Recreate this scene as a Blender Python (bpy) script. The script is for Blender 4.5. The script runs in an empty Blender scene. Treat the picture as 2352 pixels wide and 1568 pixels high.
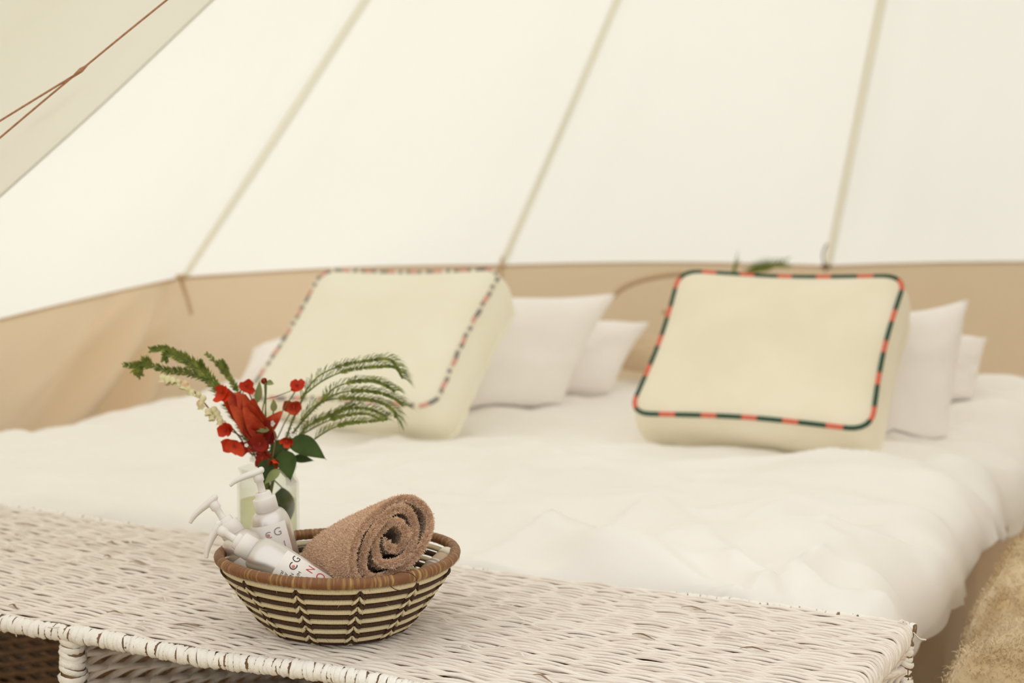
import bpy, math, random
import numpy as np
from mathutils import Vector, Matrix

random.seed(7)
rng = np.random.default_rng(11)
sc = bpy.context.scene
COL = sc.collection
R = math.radians

# ------------------------------------------------------------------ camera
PITCH = R(5.0); CAMZ = 1.01; F = 3267.0
cam_d = bpy.data.cameras.new('camera')
cam = bpy.data.objects.new('camera', cam_d); COL.objects.link(cam)
cam.location = (0, 0, CAMZ); cam.rotation_euler = (R(90) - PITCH, 0, 0)
cam_d.lens = 50; cam_d.sensor_width = 36; cam_d.clip_start = 0.05
cam_d.dof.use_dof = True; cam_d.dof.focus_distance = 1.66; cam_d.dof.aperture_fstop = 4.0
sc.camera = cam
# ------------------------------------------------------------------ sky, sun, exposure
w = bpy.data.worlds.new('sky'); sc.world = w; w.use_nodes = True
bg = w.node_tree.nodes['Background']
bg.inputs[0].default_value = (1.0, 0.975, 0.925, 1); bg.inputs[1].default_value = 2.45
sd = bpy.data.lights.new('sun', 'SUN'); sun = bpy.data.objects.new('sun', sd); COL.objects.link(sun)
sd.energy = 3.4; sd.angle = R(6); sd.color = (1.0, 0.955, 0.88)
sun.rotation_euler = Vector((0.28, -0.24, -1.0)).to_track_quat('-Z', 'Y').to_euler()
sc.view_settings.view_transform = 'Standard'; sc.view_settings.look = 'None'
sc.view_settings.gamma = 1; sc.view_settings.use_curve_mapping = False
sc.view_settings.exposure = -1.03
sc.cycles.use_denoising = True
sc.cycles.max_bounces = 24; sc.cycles.diffuse_bounces = 6; sc.cycles.transmission_bounces = 24
sc.cycles.transparent_max_bounces = 24
sc.cycles.caustics_refractive = True

# ------------------------------------------------------------------ helpers
CA, SA = math.cos(R(27.5)), math.sin(R(27.5))
TOP = 0.50                                   # height of the wicker table top
def UN(u, n, z=0.0): return Vector((u*CA + n*SA, -u*SA + n*CA, z))
def at(x, y, Y):                             # where a pixel's ray reaches the distance Y
    a = (x-1176)/F; b = (784-y)/F
    d = Vector((a, math.cos(PITCH)+b*math.sin(PITCH), -math.sin(PITCH)+b*math.cos(PITCH)))
    return d*(Y/d.y) + Vector((0, 0, CAMZ))

def hash2(ix, iy, seed):
    h = (ix*374761393 + iy*668265263 + seed*1442695041) & 0xffffffff
    h = ((h ^ (h >> 13))*1274126177) & 0xffffffff
    return ((h ^ (h >> 16)) & 0xffff)/65535.0
def vnoise(x, y, seed=0):
    x = np.asarray(x, float); y = np.asarray(y, float)
    x, y = np.broadcast_arrays(x, y)
    ix = np.floor(x).astype(np.int64); iy = np.floor(y).astype(np.int64)
    fx = x-ix; fy = y-iy; fx = fx*fx*(3-2*fx); fy = fy*fy*(3-2*fy)
    a = hash2(ix, iy, seed); b = hash2(ix+1, iy, seed); c = hash2(ix, iy+1, seed); d = hash2(ix+1, iy+1, seed)
    return (a*(1-fx)+b*fx)*(1-fy) + (c*(1-fx)+d*fx)*fy - 0.5
def fbm(x, y, seed=0, octv=4):
    s = 0; a = 1.0
    for k in range(octv):
        s = s + a*vnoise(np.asarray(x)*2**k, np.asarray(y)*2**k, seed+k*17); a *= 0.5
    return s

class MB:
    def __init__(s): s.v = []; s.f = []; s.m = []; s.uv = []
    def add(s, verts, faces, mi=0, uvs=None):
        o = len(s.v); s.v.extend([tuple(p) for p in verts])
        s.uv.extend(uvs if uvs is not None else [(0, 0)]*len(verts))
        for f in faces: s.f.append(tuple(o+i for i in f)); s.m.append(mi)
    def tube(s, pts, rad, k=8, closed=False, mi=0, caps=True, flat=1.0, up=None, u0=0.0):
        pts = [Vector(p) for p in pts]; N = len(pts)
        if not hasattr(rad, '__len__'): rad = [rad]*N
        T = []
        for i in range(N):
            a = pts[i-1] if (i > 0 or closed) else pts[i]
            b = pts[(i+1) % N] if (i < N-1 or closed) else pts[i]
            t = (b-a); T.append(t.normalized() if t.length > 1e-9 else Vector((0, 0, 1)))
        ref = Vector(up) if up is not None else (Vector((0, 0, 1)) if abs(T[0].z) < .9 else Vector((1, 0, 0)))
        nrm = (ref - T[0]*ref.dot(T[0])).normalized()
        V = []; UV = []; L = u0
        for i in range(N):
            if up is not None: nrm = (Vector(up) - T[i]*Vector(up).dot(T[i])).normalized()
            else:
                nrm = nrm - T[i]*nrm.dot(T[i]); nrm.normalize()
            bi = T[i].cross(nrm)
            if i: L += (pts[i]-pts[i-1]).length
            for j in range(k):
                a = 2*math.pi*j/k
                V.append(pts[i] + (nrm*math.cos(a)*flat + bi*math.sin(a))*rad[i]); UV.append((L, j/k))
        Fc = []
        M = N if closed else N-1
        for i in range(M):
            i2 = (i+1) % N
            for j in range(k):
                j2 = (j+1) % k
                Fc.append((i*k+j, i*k+j2, i2*k+j2, i2*k+j))
        if caps and not closed:
            Fc.append(tuple(range(k))[::-1]); Fc.append(tuple((N-1)*k+j for j in range(k)))
        s.add(V, Fc, mi, UV)
    def lathe(s, prof, k=32, mi=0, M=None, a0=0.0, a1=2*math.pi, caps=False):
        V = []; UV = []; full = abs(a1-a0-2*math.pi) < 1e-6; kk = k if full else k+1
        for i, (r, z) in enumerate(prof):
            for j in range(kk):
                a = a0+(a1-a0)*j/k; p = Vector((r*math.cos(a), r*math.sin(a), z))
                V.append(M @ p if M else p); UV.append((a, z))
        Fc = []
        for i in range(len(prof)-1):
            for j in range(k):
                j2 = (j+1) % k if full else j+1
                Fc.append((i*kk+j, i*kk+j2, (i+1)*kk+j2, (i+1)*kk+j))
        s.add(V, Fc, mi, UV)
    def box(s, c, h, M=None, mi=0):
        V = [Vector((c[0]+sx*h[0], c[1]+sy*h[1], c[2]+sz*h[2])) for sz in (-1, 1) for sy in (-1, 1) for sx in (-1, 1)]
        if M: V = [M @ p for p in V]
        s.add(V, [(0, 2, 3, 1), (4, 5, 7, 6), (0, 1, 5, 4), (2, 6, 7, 3), (0, 4, 6, 2), (1, 3, 7, 5)], mi)
    def grid(s, P, mi=0, closed_u=False):                # P[i][j] -> Vector
        a, b = len(P), len(P[0])
        V = [p for r in P for p in r]
        s.add(V, [(i*b+j, i*b+j+1, (i+1)*b+j+1, (i+1)*b+j) for i in range(a-1) for j in range(b-1)], mi,
              [(i/(a-1), j/(b-1)) for i in range(a) for j in range(b)])
    def mesh(s, name, mats, smooth=True):
        me = bpy.data.meshes.new(name); me.from_pydata(s.v, [], s.f)
        for m in (mats if isinstance(mats, (list, tuple)) else [mats]): me.materials.append(m)
        me.polygons.foreach_set('material_index', s.m)
        me.polygons.foreach_set('use_smooth', [smooth]*len(s.f))
        if any(u != (0, 0) for u in s.uv):
            l = me.uv_layers.new(name='UVMap'); idx = np.empty(len(me.loops), dtype=np.int32)
            me.loops.foreach_get('vertex_index', idx)
            l.data.foreach_set('uv', np.array(s.uv, dtype=np.float32)[idx].ravel())
        me.update(); return me
    def build(s, name, mats, parent=None, smooth=True, **tags):
        return link(name, s.mesh(name, mats, smooth), parent, **tags)

def link(name, me, parent=None, **tags):
    o = bpy.data.objects.new(name, me); COL.objects.link(o)
    if parent is not None: o.parent = parent
    for k, v in tags.items(): o[k] = v
    return o
def thing(name, label, cat, group=None, loc=None):
    o = bpy.data.objects.new(name, None); COL.objects.link(o); o.empty_display_size = .05
    o['label'] = label; o['category'] = cat
    if group: o['group'] = group
    return o
def seat(root, loc):                                     # put the Empty at the thing's base, parts stay where they are
    root.location = loc
    for c in root.children: c.matrix_parent_inverse = Matrix.Translation(-Vector(loc))
def mesh_np(name, V, Q, mat, smooth=True):
    me = bpy.data.meshes.new(name); V = np.asarray(V, np.float32); Q = np.asarray(Q, np.int32)
    me.vertices.add(len(V)); me.vertices.foreach_set('co', V.ravel())
    me.loops.add(Q.size); me.loops.foreach_set('vertex_index', Q.ravel())
    me.polygons.add(len(Q)); me.polygons.foreach_set('loop_start', np.arange(len(Q), dtype=np.int32)*Q.shape[1])
    me.materials.append(mat); me.update(calc_edges=True); me.validate()
    me.polygons.foreach_set('use_smooth', [smooth]*len(me.polygons)); return me
def bez(p, n):                                           # Catmull-Rom through the points
    p = [Vector(q) for q in p]; P = [p[0]*2-p[1]]+p+[p[-1]*2-p[-2]]; out = []
    for i in range(1, len(P)-2):
        for k in range(n):
            t = k/n
            out.append(.5*((2*P[i])+(P[i+1]-P[i-1])*t+(2*P[i-1]-5*P[i]+4*P[i+1]-P[i+2])*t*t+(-P[i-1]+3*P[i]-3*P[i+1]+P[i+2])*t**3))
    out.append(p[-1]); return out

# ------------------------------------------------------------------ materials
def mat(name, col, rough=.8, col2=None, nscale=8, bump=0.0, bscale=60, metallic=0, coord='Object', stretch=(1, 1, 1), rand=0.0, sheen=0.0, spec=0.3, contrast=(.35, .65), bdist=.002):
    m = bpy.data.materials.new(name); m.use_nodes = True; nt = m.node_tree; N = nt.nodes; L = nt.links
    b = N['Principled BSDF']; b.inputs['Roughness'].default_value = rough; b.inputs['Metallic'].default_value = metallic
    b.inputs['Specular IOR Level'].default_value = spec; b.inputs['Sheen Weight'].default_value = sheen
    b.inputs['Base Color'].default_value = (*col, 1)
    tc = N.new('ShaderNodeTexCoord'); mp = N.new('ShaderNodeMapping'); mp.inputs['Scale'].default_value = stretch
    L.new(tc.outputs[coord], mp.inputs[0]); out = None
    if col2 is not None:
        nz = N.new('ShaderNodeTexNoise'); nz.inputs['Scale'].default_value = nscale; nz.inputs['Detail'].default_value = 5
        L.new(mp.outputs[0], nz.inputs['Vector'])
        cr = N.new('ShaderNodeValToRGB'); cr.color_ramp.elements[0].position = contrast[0]; cr.color_ramp.elements[1].position = contrast[1]
        cr.color_ramp.elements[0].color = (*col, 1); cr.color_ramp.elements[1].color = (*col2, 1)
        if rand:
            oi = N.new('ShaderNodeObjectInfo'); ad = N.new('ShaderNodeMath'); ad.operation = 'MULTIPLY_ADD'
            L.new(oi.outputs['Random'], ad.inputs[0]); ad.inputs[1].default_value = rand; L.new(nz.outputs[0], ad.inputs[2])
            sb = N.new('ShaderNodeMath'); sb.operation = 'SUBTRACT'; L.new(ad.outputs[0], sb.inputs[0]); sb.inputs[1].default_value = rand/2
            L.new(sb.outputs[0], cr.inputs[0])
        else: L.new(nz.outputs[0], cr.inputs[0])
        L.new(cr.outputs[0], b.inputs['Base Color']); out = cr.outputs[0]
    if bump:
        nb = N.new('ShaderNodeTexNoise'); nb.inputs['Scale'].default_value = bscale; nb.inputs['Detail'].default_value = 4
        L.new(mp.outputs[0], nb.inputs['Vector']); bp = N.new('ShaderNodeBump'); bp.inputs['Strength'].default_value = bump
        bp.inputs['Distance'].default_value = bdist
        L.new(nb.outputs[0], bp.inputs['Height']); L.new(bp.outputs[0], b.inputs['Normal'])
    return m
def canvas_mat(name, col, trans, tcol, bump=.15):
    m = bpy.data.materials.new(name); m.use_nodes = True; nt = m.node_tree; N = nt.nodes; L = nt.links
    N.remove(N['Principled BSDF']); o = N['Material Output']
    d = N.new('ShaderNodeBsdfDiffuse'); t = N.new('ShaderNodeBsdfTranslucent'); mx = N.new('ShaderNodeMixShader')
    tc = N.new('ShaderNodeTexCoord'); nz = N.new('ShaderNodeTexNoise'); nz.inputs['Scale'].default_value = 1.4; nz.inputs['Detail'].default_value = 3
    L.new(tc.outputs['Object'], nz.inputs['Vector'])
    for sh, c in ((d, col), (t, tcol)):
        cm = N.new('ShaderNodeMix'); cm.data_type = 'RGBA'; cm.inputs['A'].default_value = (*[x*.94 for x in c], 1); cm.inputs['B'].default_value = (*c, 1)
        L.new(nz.outputs[0], cm.inputs['Factor']); L.new(cm.outputs['Result'], sh.inputs[0])
    nb = N.new('ShaderNodeTexNoise'); nb.inputs['Scale'].default_value = 5; nb.inputs['Detail'].default_value = 3
    L.new(tc.outputs['Object'], nb.inputs['Vector']); bp = N.new('ShaderNodeBump'); bp.inputs['Strength'].default_value = bump; bp.inputs['Distance'].default_value = .02
    L.new(nb.outputs[0], bp.inputs['Height']); L.new(bp.outputs[0], d.inputs['Normal'])
    mx.inputs[0].default_value = trans; L.new(d.outputs[0], mx.inputs[1]); L.new(t.outputs[0], mx.inputs[2]); L.new(mx.outputs[0], o.inputs[0])
    return m
def glass_mat(name, col, rough, ior):
    m = bpy.data.materials.new(name); m.use_nodes = True; b = m.node_tree.nodes['Principled BSDF']
    b.inputs['Base Color'].default_value = (*col, 1); b.inputs['Roughness'].default_value = rough
    b.inputs['Transmission Weight'].default_value = 1; b.inputs['IOR'].default_value = ior
    return m

M = {}
M['canvas'] = canvas_mat('roof canvas', (.90, .88, .82), .58, (.80, .80, .77))
M['flapc'] = canvas_mat('door canvas', (.90, .88, .80), .68, (.95, .94, .87))
M['seam'] = canvas_mat('seam webbing', (.90, .87, .76), .62, (.94, .91, .80))
M['wallc'] = canvas_mat('wall canvas', (.86, .70, .53), .26, (.82, .66, .48), .3)
M['hem'] = canvas_mat('wall hem', (.76, .58, .38), .25, (.6, .42, .25))
M['rope'] = mat('brown cord', (.42, .19, .10), .8, (.50, .27, .16), 200, .4, 400)
M['toggle'] = mat('dark toggle', (.20, .13, .08), .6)
M['duvet'] = mat('white cotton', (.90, .868, .825), .9, (.93, .90, .86), 3, .12, 18, sheen=.15)
M['sheet'] = mat('beige sheet', (.60, .46, .33), .9, (.66, .52, .39), 4, .2, 25)
M['pillow'] = mat('pillow cotton', (.91, .865, .835), .9, (.94, .90, .87), 4, .12, 30, sheen=.1)
M['cushion'] = mat('cream wool', (.86, .79, .62), .95, (.90, .84, .68), 6, .25, 500, sheen=.3)
M['cushion2'] = mat('cream felt', (.88, .84, .68), .95, (.90, .87, .73), 6, .25, 500, sheen=.3)
M['pgreen'] = mat('dark green yarn', (.035, .085, .055), .9)
M['pcoral'] = mat('coral yarn', (.72, .16, .10), .9)
M['pgrey'] = mat('faded grey yarn', (.30, .27, .25), .9, (.22, .2, .19), 30)
M['ppink'] = mat('faded pink yarn', (.68, .36, .30), .9)
M['pcream'] = mat('cream yarn', (.80, .74, .60), .9)
M['straw'] = mat('whitewashed seagrass', (.93, .865, .785), .75, (.74, .63, .56), 5.0, .26, 90, coord='UV', stretch=(5, 1.6, 1), rand=.14, contrast=(.50, .80))
_nt = M['straw'].node_tree; _cr = [n for n in _nt.nodes if n.type == 'VALTORGB'][0]
_cr.color_ramp.elements[0].position = .44; _cr.color_ramp.elements[1].position = .68
_e = _cr.color_ramp.elements.new(.77); _e.color = (.52, .34, .22, 1)
_mp = [n for n in _nt.nodes if n.type == 'MAPPING'][0]; _mp.inputs['Scale'].default_value = (6, 3.2, 1)
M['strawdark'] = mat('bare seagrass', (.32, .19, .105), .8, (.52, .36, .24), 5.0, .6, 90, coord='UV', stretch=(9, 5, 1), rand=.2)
M['wrapw'] = mat('painted rush wrap', (.93, .89, .83), .7, (.55, .42, .30), 60, .5, 300, rand=.08, contrast=(.70, .88))
M['core'] = mat('brown rush core', (.16, .085, .045), .9, (.30, .18, .10), 30)
M['coilc'] = mat('cream raffia', (.78, .66, .44), .7, (.60, .47, .27), 6, .6, 12, coord='UV', stretch=(200, .6, 1), contrast=(.42, .72), bdist=.0008)
M['coild'] = mat('dark raffia', (.036, .017, .009), .65, (.11, .05, .022), 6, .6, 12, coord='UV', stretch=(200, .6, 1), contrast=(.40, .72), bdist=.0008)
M['rim'] = mat('brown raffia', (.20, .075, .024), .5, (.56, .37, .12), 6, .8, 10, coord='UV', stretch=(42, .15, 1), contrast=(.49, .78), spec=.5, bdist=.001)
M['towel'] = mat('brown terry', (.38, .24, .155), .95, (.46, .30, .20), 60, .8, 900, sheen=.3)
M['pile'] = mat('brown terry pile', (.68, .46, .31), .9, (.88, .66, .48), 300, sheen=.3)
M['plastic'] = mat('white plastic', (.84, .79, .76), .35, spec=.5)
M['pearl'] = mat('silver pearl', (.69, .65, .62), .32, (.73, .69, .66), 5, metallic=.76, spec=.5)
M['paper'] = mat('label paper', (.86, .82, .77), .6)
M['ink'] = mat('dark ink', (.06, .055, .06), .6)
M['inkr'] = mat('red ink', (.62, .07, .04), .6)
M['inkg'] = mat('grey ink', (.34, .31, .34), .6)
M['glass'] = glass_mat('clear glass', (.98, .99, .97), .0, 1.13)
def thin_glass(name, tint, refl):                        # clear sheet: lets light straight through, mirrors a little at its edges
    m = bpy.data.materials.new(name); m.use_nodes = True; n = m.node_tree.nodes; l = m.node_tree.links; n.remove(n['Principled BSDF'])
    t = n.new('ShaderNodeBsdfTransparent'); t.inputs[0].default_value = (*tint, 1); g = n.new('ShaderNodeBsdfGlossy'); g.inputs['Roughness'].default_value = .05
    f = n.new('ShaderNodeLayerWeight'); f.inputs[0].default_value = .25; k = n.new('ShaderNodeMath'); k.operation = 'MULTIPLY'; k.inputs[1].default_value = refl
    x = n.new('ShaderNodeMixShader'); l.new(f.outputs['Facing'], k.inputs[0]); l.new(k.outputs[0], x.inputs[0]); l.new(t.outputs[0], x.inputs[1]); l.new(g.outputs[0], x.inputs[2]); l.new(x.outputs[0], n['Material Output'].inputs[0])
    return m
M['glass'] = thin_glass('clear glass', (.955, .965, .94), .45)
M['water'] = thin_glass('green tinted water', (.88, .88, .74), .25)
M['stem'] = mat('green stem', (.10, .14, .03), .6, (.17, .18, .05), 40)
M['stemb'] = mat('brown stem', (.22, .10, .05), .7)
M['needle'] = mat('needle leaf', (.085, .125, .018), .6, (.26, .29, .05), 90)
M['leafd'] = mat('dark leaf', (.022, .042, .006), .5, (.05, .085, .014), 30, .3, 60, spec=.2)
M['leafl'] = mat('light leaf', (.20, .24, .08), .5, (.28, .30, .12), 30)
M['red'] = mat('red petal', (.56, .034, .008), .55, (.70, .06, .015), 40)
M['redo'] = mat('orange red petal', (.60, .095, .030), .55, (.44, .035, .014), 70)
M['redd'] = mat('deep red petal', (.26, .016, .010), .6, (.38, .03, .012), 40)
M['bell'] = mat('cream bell petal', (.78, .72, .44), .6, (.66, .24, .12), 60, contrast=(.55, .8))
M['white'] = mat('white petal', (.85, .83, .76), .6)
M['fleece'] = mat('yellow fleece', (.52, .36, .17), .95, (.80, .66, .45), 7, .8, 60, sheen=.3)
M['wood'] = mat('dark bed wood', (.06, .035, .02), .7, (.1, .06, .035), 12)
M['jute'] = mat('jute matting', (.40, .29, .17), .95, (.50, .38, .24), 60, .6, 200)
M['grass'] = mat('grass', (.12, .17, .05), .95, (.20, .24, .08), 5)
M['blue'] = mat('blue cloth', (.16, .19, .30), .9, (.22, .25, .36), 10, .3, 40)
M['tan'] = mat('tan cotton', (.62, .47, .31), .9, (.68, .53, .37), 5)
M['metal'] = mat('galvanised steel', (.5, .5, .48), .4, metallic=.9)

# ------------------------------------------------------------------ ground and tent
CX, CY, RT, APEX = 1.05, 2.70, 2.75, 3.39
b = MB(); b.grid([[Vector((x, y, -.02)) for y in np.linspace(-25, 30, 12)] for x in np.linspace(-28, 28, 12)])
b.build('ground', M['grass'], kind='structure')
b = MB()
pts = [Vector((CX+3.0*math.cos(a), CY+3.0*math.sin(a), 0)) for a in np.linspace(0, 2*math.pi, 57)[:-1]]
b.add(pts, [tuple(range(56))]); b.build('floor', M['jute'], kind='structure', smooth=False)

ang = [139.4, 113.3, 86.7, 61.0, 35.0, 9.3, -16.4, -42.1, -68.0]            # corners from A towards the right
angl = [139.4, 165.2, 191.0, 217.0]                                          # corners from A towards the left
zc = {139.4: .823, 113.3: .836, 86.7: .826, 61.0: .845, 165.2: .672, 191.0: .70}
def corner(a): return Vector((CX+RT*math.cos(R(a)), CY+RT*math.sin(R(a)), zc.get(a, .83)))
apex = Vector((CX, CY, APEX))
segs = list(zip(ang[:-1], ang[1:])) + list(zip(angl[:-1], angl[1:])) + [(217.0, 254.5), (254.5, -68.0)]
ceiling = bpy.data.objects.new('ceiling', None); COL.objects.link(ceiling); ceiling['kind'] = 'structure'
wall_back = bpy.data.objects.new('wall_back', None); COL.objects.link(wall_back); wall_back['kind'] = 'structure'
seat(ceiling, (CX, CY, 0)); seat(wall_back, (CX, CY, 0))
def child(o, par):
    o.parent = par; o.matrix_parent_inverse = par.matrix_basis.inverted(); return o
def eave(A, B, t, a):
    p = A.lerp(B, t); out = (p-Vector((CX, CY, p.z))).normalized()
    sag = math.sin(math.pi*t)
    return p + Vector((0, 0, .012*sag)) - out*.03*sag
for si, (a, c) in enumerate(segs):
    A, B = corner(a), corner(c); vis = a > 50 and c > 50 and a < 210; door = si >= len(segs)-2; s_lo = .62 if door else 0.0
    nu, nv = (40, 60) if vis else (12, 16)
    P = []
    for i in range(nu+1):
        t = i/nu; row = []; e = eave(A, B, t, a)
        for j in range(nv+1):
            s = s_lo+(j/nv)*(.985-s_lo)
            p = e.lerp(apex, s); out = (e-Vector((CX, CY, e.z))).normalized()
            inn = -(out*.75+Vector((0, 0, 1))*.65)
            d = .05*math.sin(math.pi*t)*math.sin(math.pi*min(1, s*1.2))*.6
            # tension folds that run up from the corners
            d += .020*math.sin(9*math.pi*abs(t-.5)+3*s+si)*math.exp(-4*s)*(2*abs(t-.5))**2*min(1, 5*s)
            d += .010*float(fbm(t*3+si*9, s*2.2, 5, 3))*min(1, 4*s)*math.sin(math.pi*t)
            row.append(p+inn*d)
        P.append(row)
    b = MB(); b.grid(P); child(b.build('canvas_panel', M['canvas']), ceiling)
    if door: continue                                    # the tied back doorway
    # wall panel below
    P = []; flip = (c > a)
    for i in range(nu*2+1):
        t = i/(nu*2); row = []; e = eave(A, B, t, a); out = (e-Vector((CX, CY, e.z))).normalized()
        for j in range(25):
            s = j/24; z = e.z*(1-s)
            p = Vector((e.x, e.y, z)) + out*(.10*s); edge = min(1, 7*t, 7*(1-t))
            amp = .08 if c in (165.2, 139.4) or a in (165.2,) else .008
            ph = t*26 - s*19 if flip else t*14+s*2
            d = amp*math.sin(ph)*min(1, s*5)*(.5+.5*math.sin(t*5+1)) + .03*float(fbm(t*4+si*7, s*2, 3, 3))*min(1, s*4)
            row.append(p-out*d*edge)
        P.append(row)
    b = MB(); b.grid(P); child(b.build('wall_panel', M['wallc']), wall_back)
    b = MB(); b.tube([eave(A, B, t, a)-Vector((0, 0, .004)) for t in np.linspace(0, 1, 24)], .0035, 6); child(b.build('eave_hem', M['hem']), wall_back)
for a in ang+angl[1:]:
    A = corner(a); out = (A-Vector((CX, CY, A.z))).normalized(); side = Vector((-out.y, out.x, 0))
    b = MB(); n = 20
    b.grid([[(A.lerp(apex, s*.985)-(out*.75+Vector((0, 0, .65)))*.006)+side*wd for wd in (-.016, 0, .016)] for s in np.linspace(0, 1, n)])
    child(b.build('seam_strip', M['seam']), ceiling)
# centre pole just outside the frame on the right
b = MB(); b.tube([(CX, CY, 0), (CX, CY, APEX-.02)], .022, 16); b.lathe([(.0, APEX-.02), (.05, APEX-.02), (.05, APEX+.02), (0, APEX+.03)], 16, M=Matrix.Translation((CX, CY, 0)))
b.build('centre_pole', M['metal'], label='steel centre pole of the tent beside the bed', category='pole')

# door flap: a second layer of canvas hanging inside the roof on the left
def flap():
    e0 = [at(640, -140, 2.80), at(490, 0, 2.70), at(245, 232, 2.58), at(0, 452, 2.45), at(-170, 600, 2.38)]
    e = bez(e0, 8); P = []
    for i, p in enumerate(e):
        row = []
        for j in range(22):
            s = j/21
            q = p + Vector((-.28, -.62, -.02))*s*.98
            q += Vector((.3, -.8, .2))*(.020*math.sin(s*16+i*.05)*min(1, s*5)+.03*float(fbm(i*.12, s*5, 9, 3)))
            row.append(q)
        P.append(row)
    b = MB(); b.grid(P)
    o = b.build('door_flap', M['flapc'], label='pale canvas door flap hanging at the upper left of the tent', category='flap')
    b = MB(); b.tube([p+Vector((0, -.002, 0)) for p in e], .002, 6); b.build('hem', M['canvas'], o)
flap()
# cord that forks in two
b = MB()
b.tube(bez([at(420, -30, 1.9), at(290, 75, 1.9), at(172, 172, 1.9)], 6), .0014, 6)
t1 = MB(); t1.tube(bez([at(172, 172, 1.9), at(90, 222, 1.9), at(-40, 302, 1.9)], 6), .0014, 6)
t2 = MB(); t2.tube(bez([at(172, 172, 1.9), at(90, 240, 1.9), at(-40, 350, 1.9)], 6), .0014, 6)
kn = MB(); kn.tube([at(200, 150, 1.898), at(186, 161, 1.898), at(166, 177, 1.898)], [.0012, .0034, .0014], 8)
g = thing('guy_cord', 'thin brown cord forking in two before the upper left canvas', 'cord')
b.build('cord', M['rope'], g); t1.build('cord_branch', M['rope'], g); t2.build('cord_branch', M['rope'], g); kn.build('knot', M['rope'], g)
seat(g, at(172, 172, 1.9))

# toggles and straps hanging at the wall corners
def strap(px, py, Y, pts, lab, wdt=.008, m='hem'):
    g = thing('toggle_strap', lab, 'strap', 'straps at the eave corners')
    b = MB(); b.tube(bez([at(x, y, Y) for x, y in pts], 5), [wdt*(1-.3*i/(5*(len(pts)-1))) for i in range(5*(len(pts)-1)+1)], 8, flat=.5); b.build('strap', M[m], g)
    c = at(px, py, Y-.02); b = MB(); b.tube([c+Vector((-.018, 0, 0)), c, c+Vector((.018, 0, 0))], [.007, .010, .007], 8); b.build('toggle', M['toggle'] if m != 'hem' else M['hem'], g)
    seat(g, c)
strap(418, 636, 4.40, [(415, 632), (420, 655), (432, 690), (440, 722)], 'tan strap hanging from the eave corner above the flowers', .016)
strap(1150, 612, 5.10, [(1155, 590), (1150, 612), (1155, 650)], 'short tan strap at the eave corner above the left cushion', .012)
strap(1897, 612, 5.30, [(1900, 560), (1890, 585), (1897, 625)], 'dark hook strap at the eave corner above the right cushion', .008, 'toggle')
# arched window seam on the back wall
arc = bez([at(1395, 690, 4.95), at(1440, 655, 4.95), at(1510, 634, 4.95), at(1600, 628, 4.95), at(1720, 640, 4.95), at(1800, 700, 4.95), at(1830, 800, 4.95)], 6)
g = thing('wall_window_flap', 'arched rolled window flap edge on the tan back wall between cushions', 'window flap')
b = MB(); b.tube(arc, .017, 8, flat=.6); b.build('edge_cord', M['hem'], g)
b = MB(); c = at(1535, 716, 4.9); b.tube([c-Vector((.02, 0, 0)), c, c+Vector((.02, 0, 0))], [.008, .012, .008], 8); b.build('toggle', M['hem'], g)
seat(g, at(1600, 700, 4.95))
# leafy sprig behind the right cushion
g = thing('leafy_sprig', 'green leafy sprig poking up behind the right box cushion', 'plant')
b = MB(); l = MB()
for pts in ([(1660, 700), (1680, 640), (1692, 602)], [(1690, 700), (1705, 640), (1740, 610), (1800, 603)], [(1680, 700), (1700, 650), (1720, 625), (1755, 612)]):
    pp = bez([at(x, y, 4.7) for x, y in pts], 6); b.tube(pp, .004, 6)
    for i in range(4, len(pp)):
        for sgn in (-1, 1):
            d = (pp[i]-pp[i-1]).normalized()*.03+Vector((0, sgn*.02, .018*sgn)); q = pp[i]+d
            sd_ = Vector((.3, 0, 1)).normalized()*.005; m_ = pp[i].lerp(q, .5)
            l.add([pp[i], m_+sd_, q, m_-sd_, m_+Vector((0, -.004, 0))], [(0, 1, 4), (1, 2, 4), (2, 3, 4), (3, 0, 4)])
b.build('stem', M['stem'], g); l.build('leaves', M['needle'], g, kind='stuff'); seat(g, at(1680, 700, 4.7))

# ------------------------------------------------------------------ bed
BZ = .48; U0, U1, N0, N1 = -2.72, -.415, 1.80, 4.06
bed = thing('bed', 'wide low bed made up with a white duvet', 'bed')
def quadbox(name, u0, u1, n0, n1, z0, z1, m, par, bev=.04):
    me = MB(); k = 6
    prof = [(0, z0)]+[(bev*(1-math.cos(a)), z1-bev+bev*math.sin(a)) for a in np.linspace(0, math.pi/2, 6)]
    V = []
    rings = []
    for ins, z in prof:
        ring = []
        for cu, cn, s0 in ((u0, n0, 180), (u1, n0, 270), (u1, n1, 0), (u0, n1, 90)):
            du = 1 if cu == u0 else -1; dn = 1 if cn == n0 else -1; r = .06
            cc = (cu+du*r, cn+dn*r)
            for a in np.linspace(s0, s0+90, 5):
                ring.append(UN(cc[0]+(r-ins)*math.cos(R(a)), cc[1]+(r-ins)*math.sin(R(a)), z))
        rings.append(ring)
    n = len(rings[0]); V = [p for r in rings for p in r]
    Fc = [(i*n+j, i*n+(j+1) % n, (i+1)*n+(j+1) % n, (i+1)*n+j) for i in range(len(rings)-1) for j in range(n)]
    Fc.append(tuple((len(rings)-1)*n+j for j in range(n))); Fc.append(tuple(range(n))[::-1])
    me.add(V, Fc); return me.build(name, m, par)
quadbox('bed_base', U0+.08, U1-.12, N0+.10, N1-.04, .0, .22, M['wood'], bed)
quadbox('mattress', U0+.05, U1-.10, N0+.07, N1-.02, .225, .43, M['sheet'], bed)
seat(bed, UN(-1.5, 3, 0))
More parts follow.
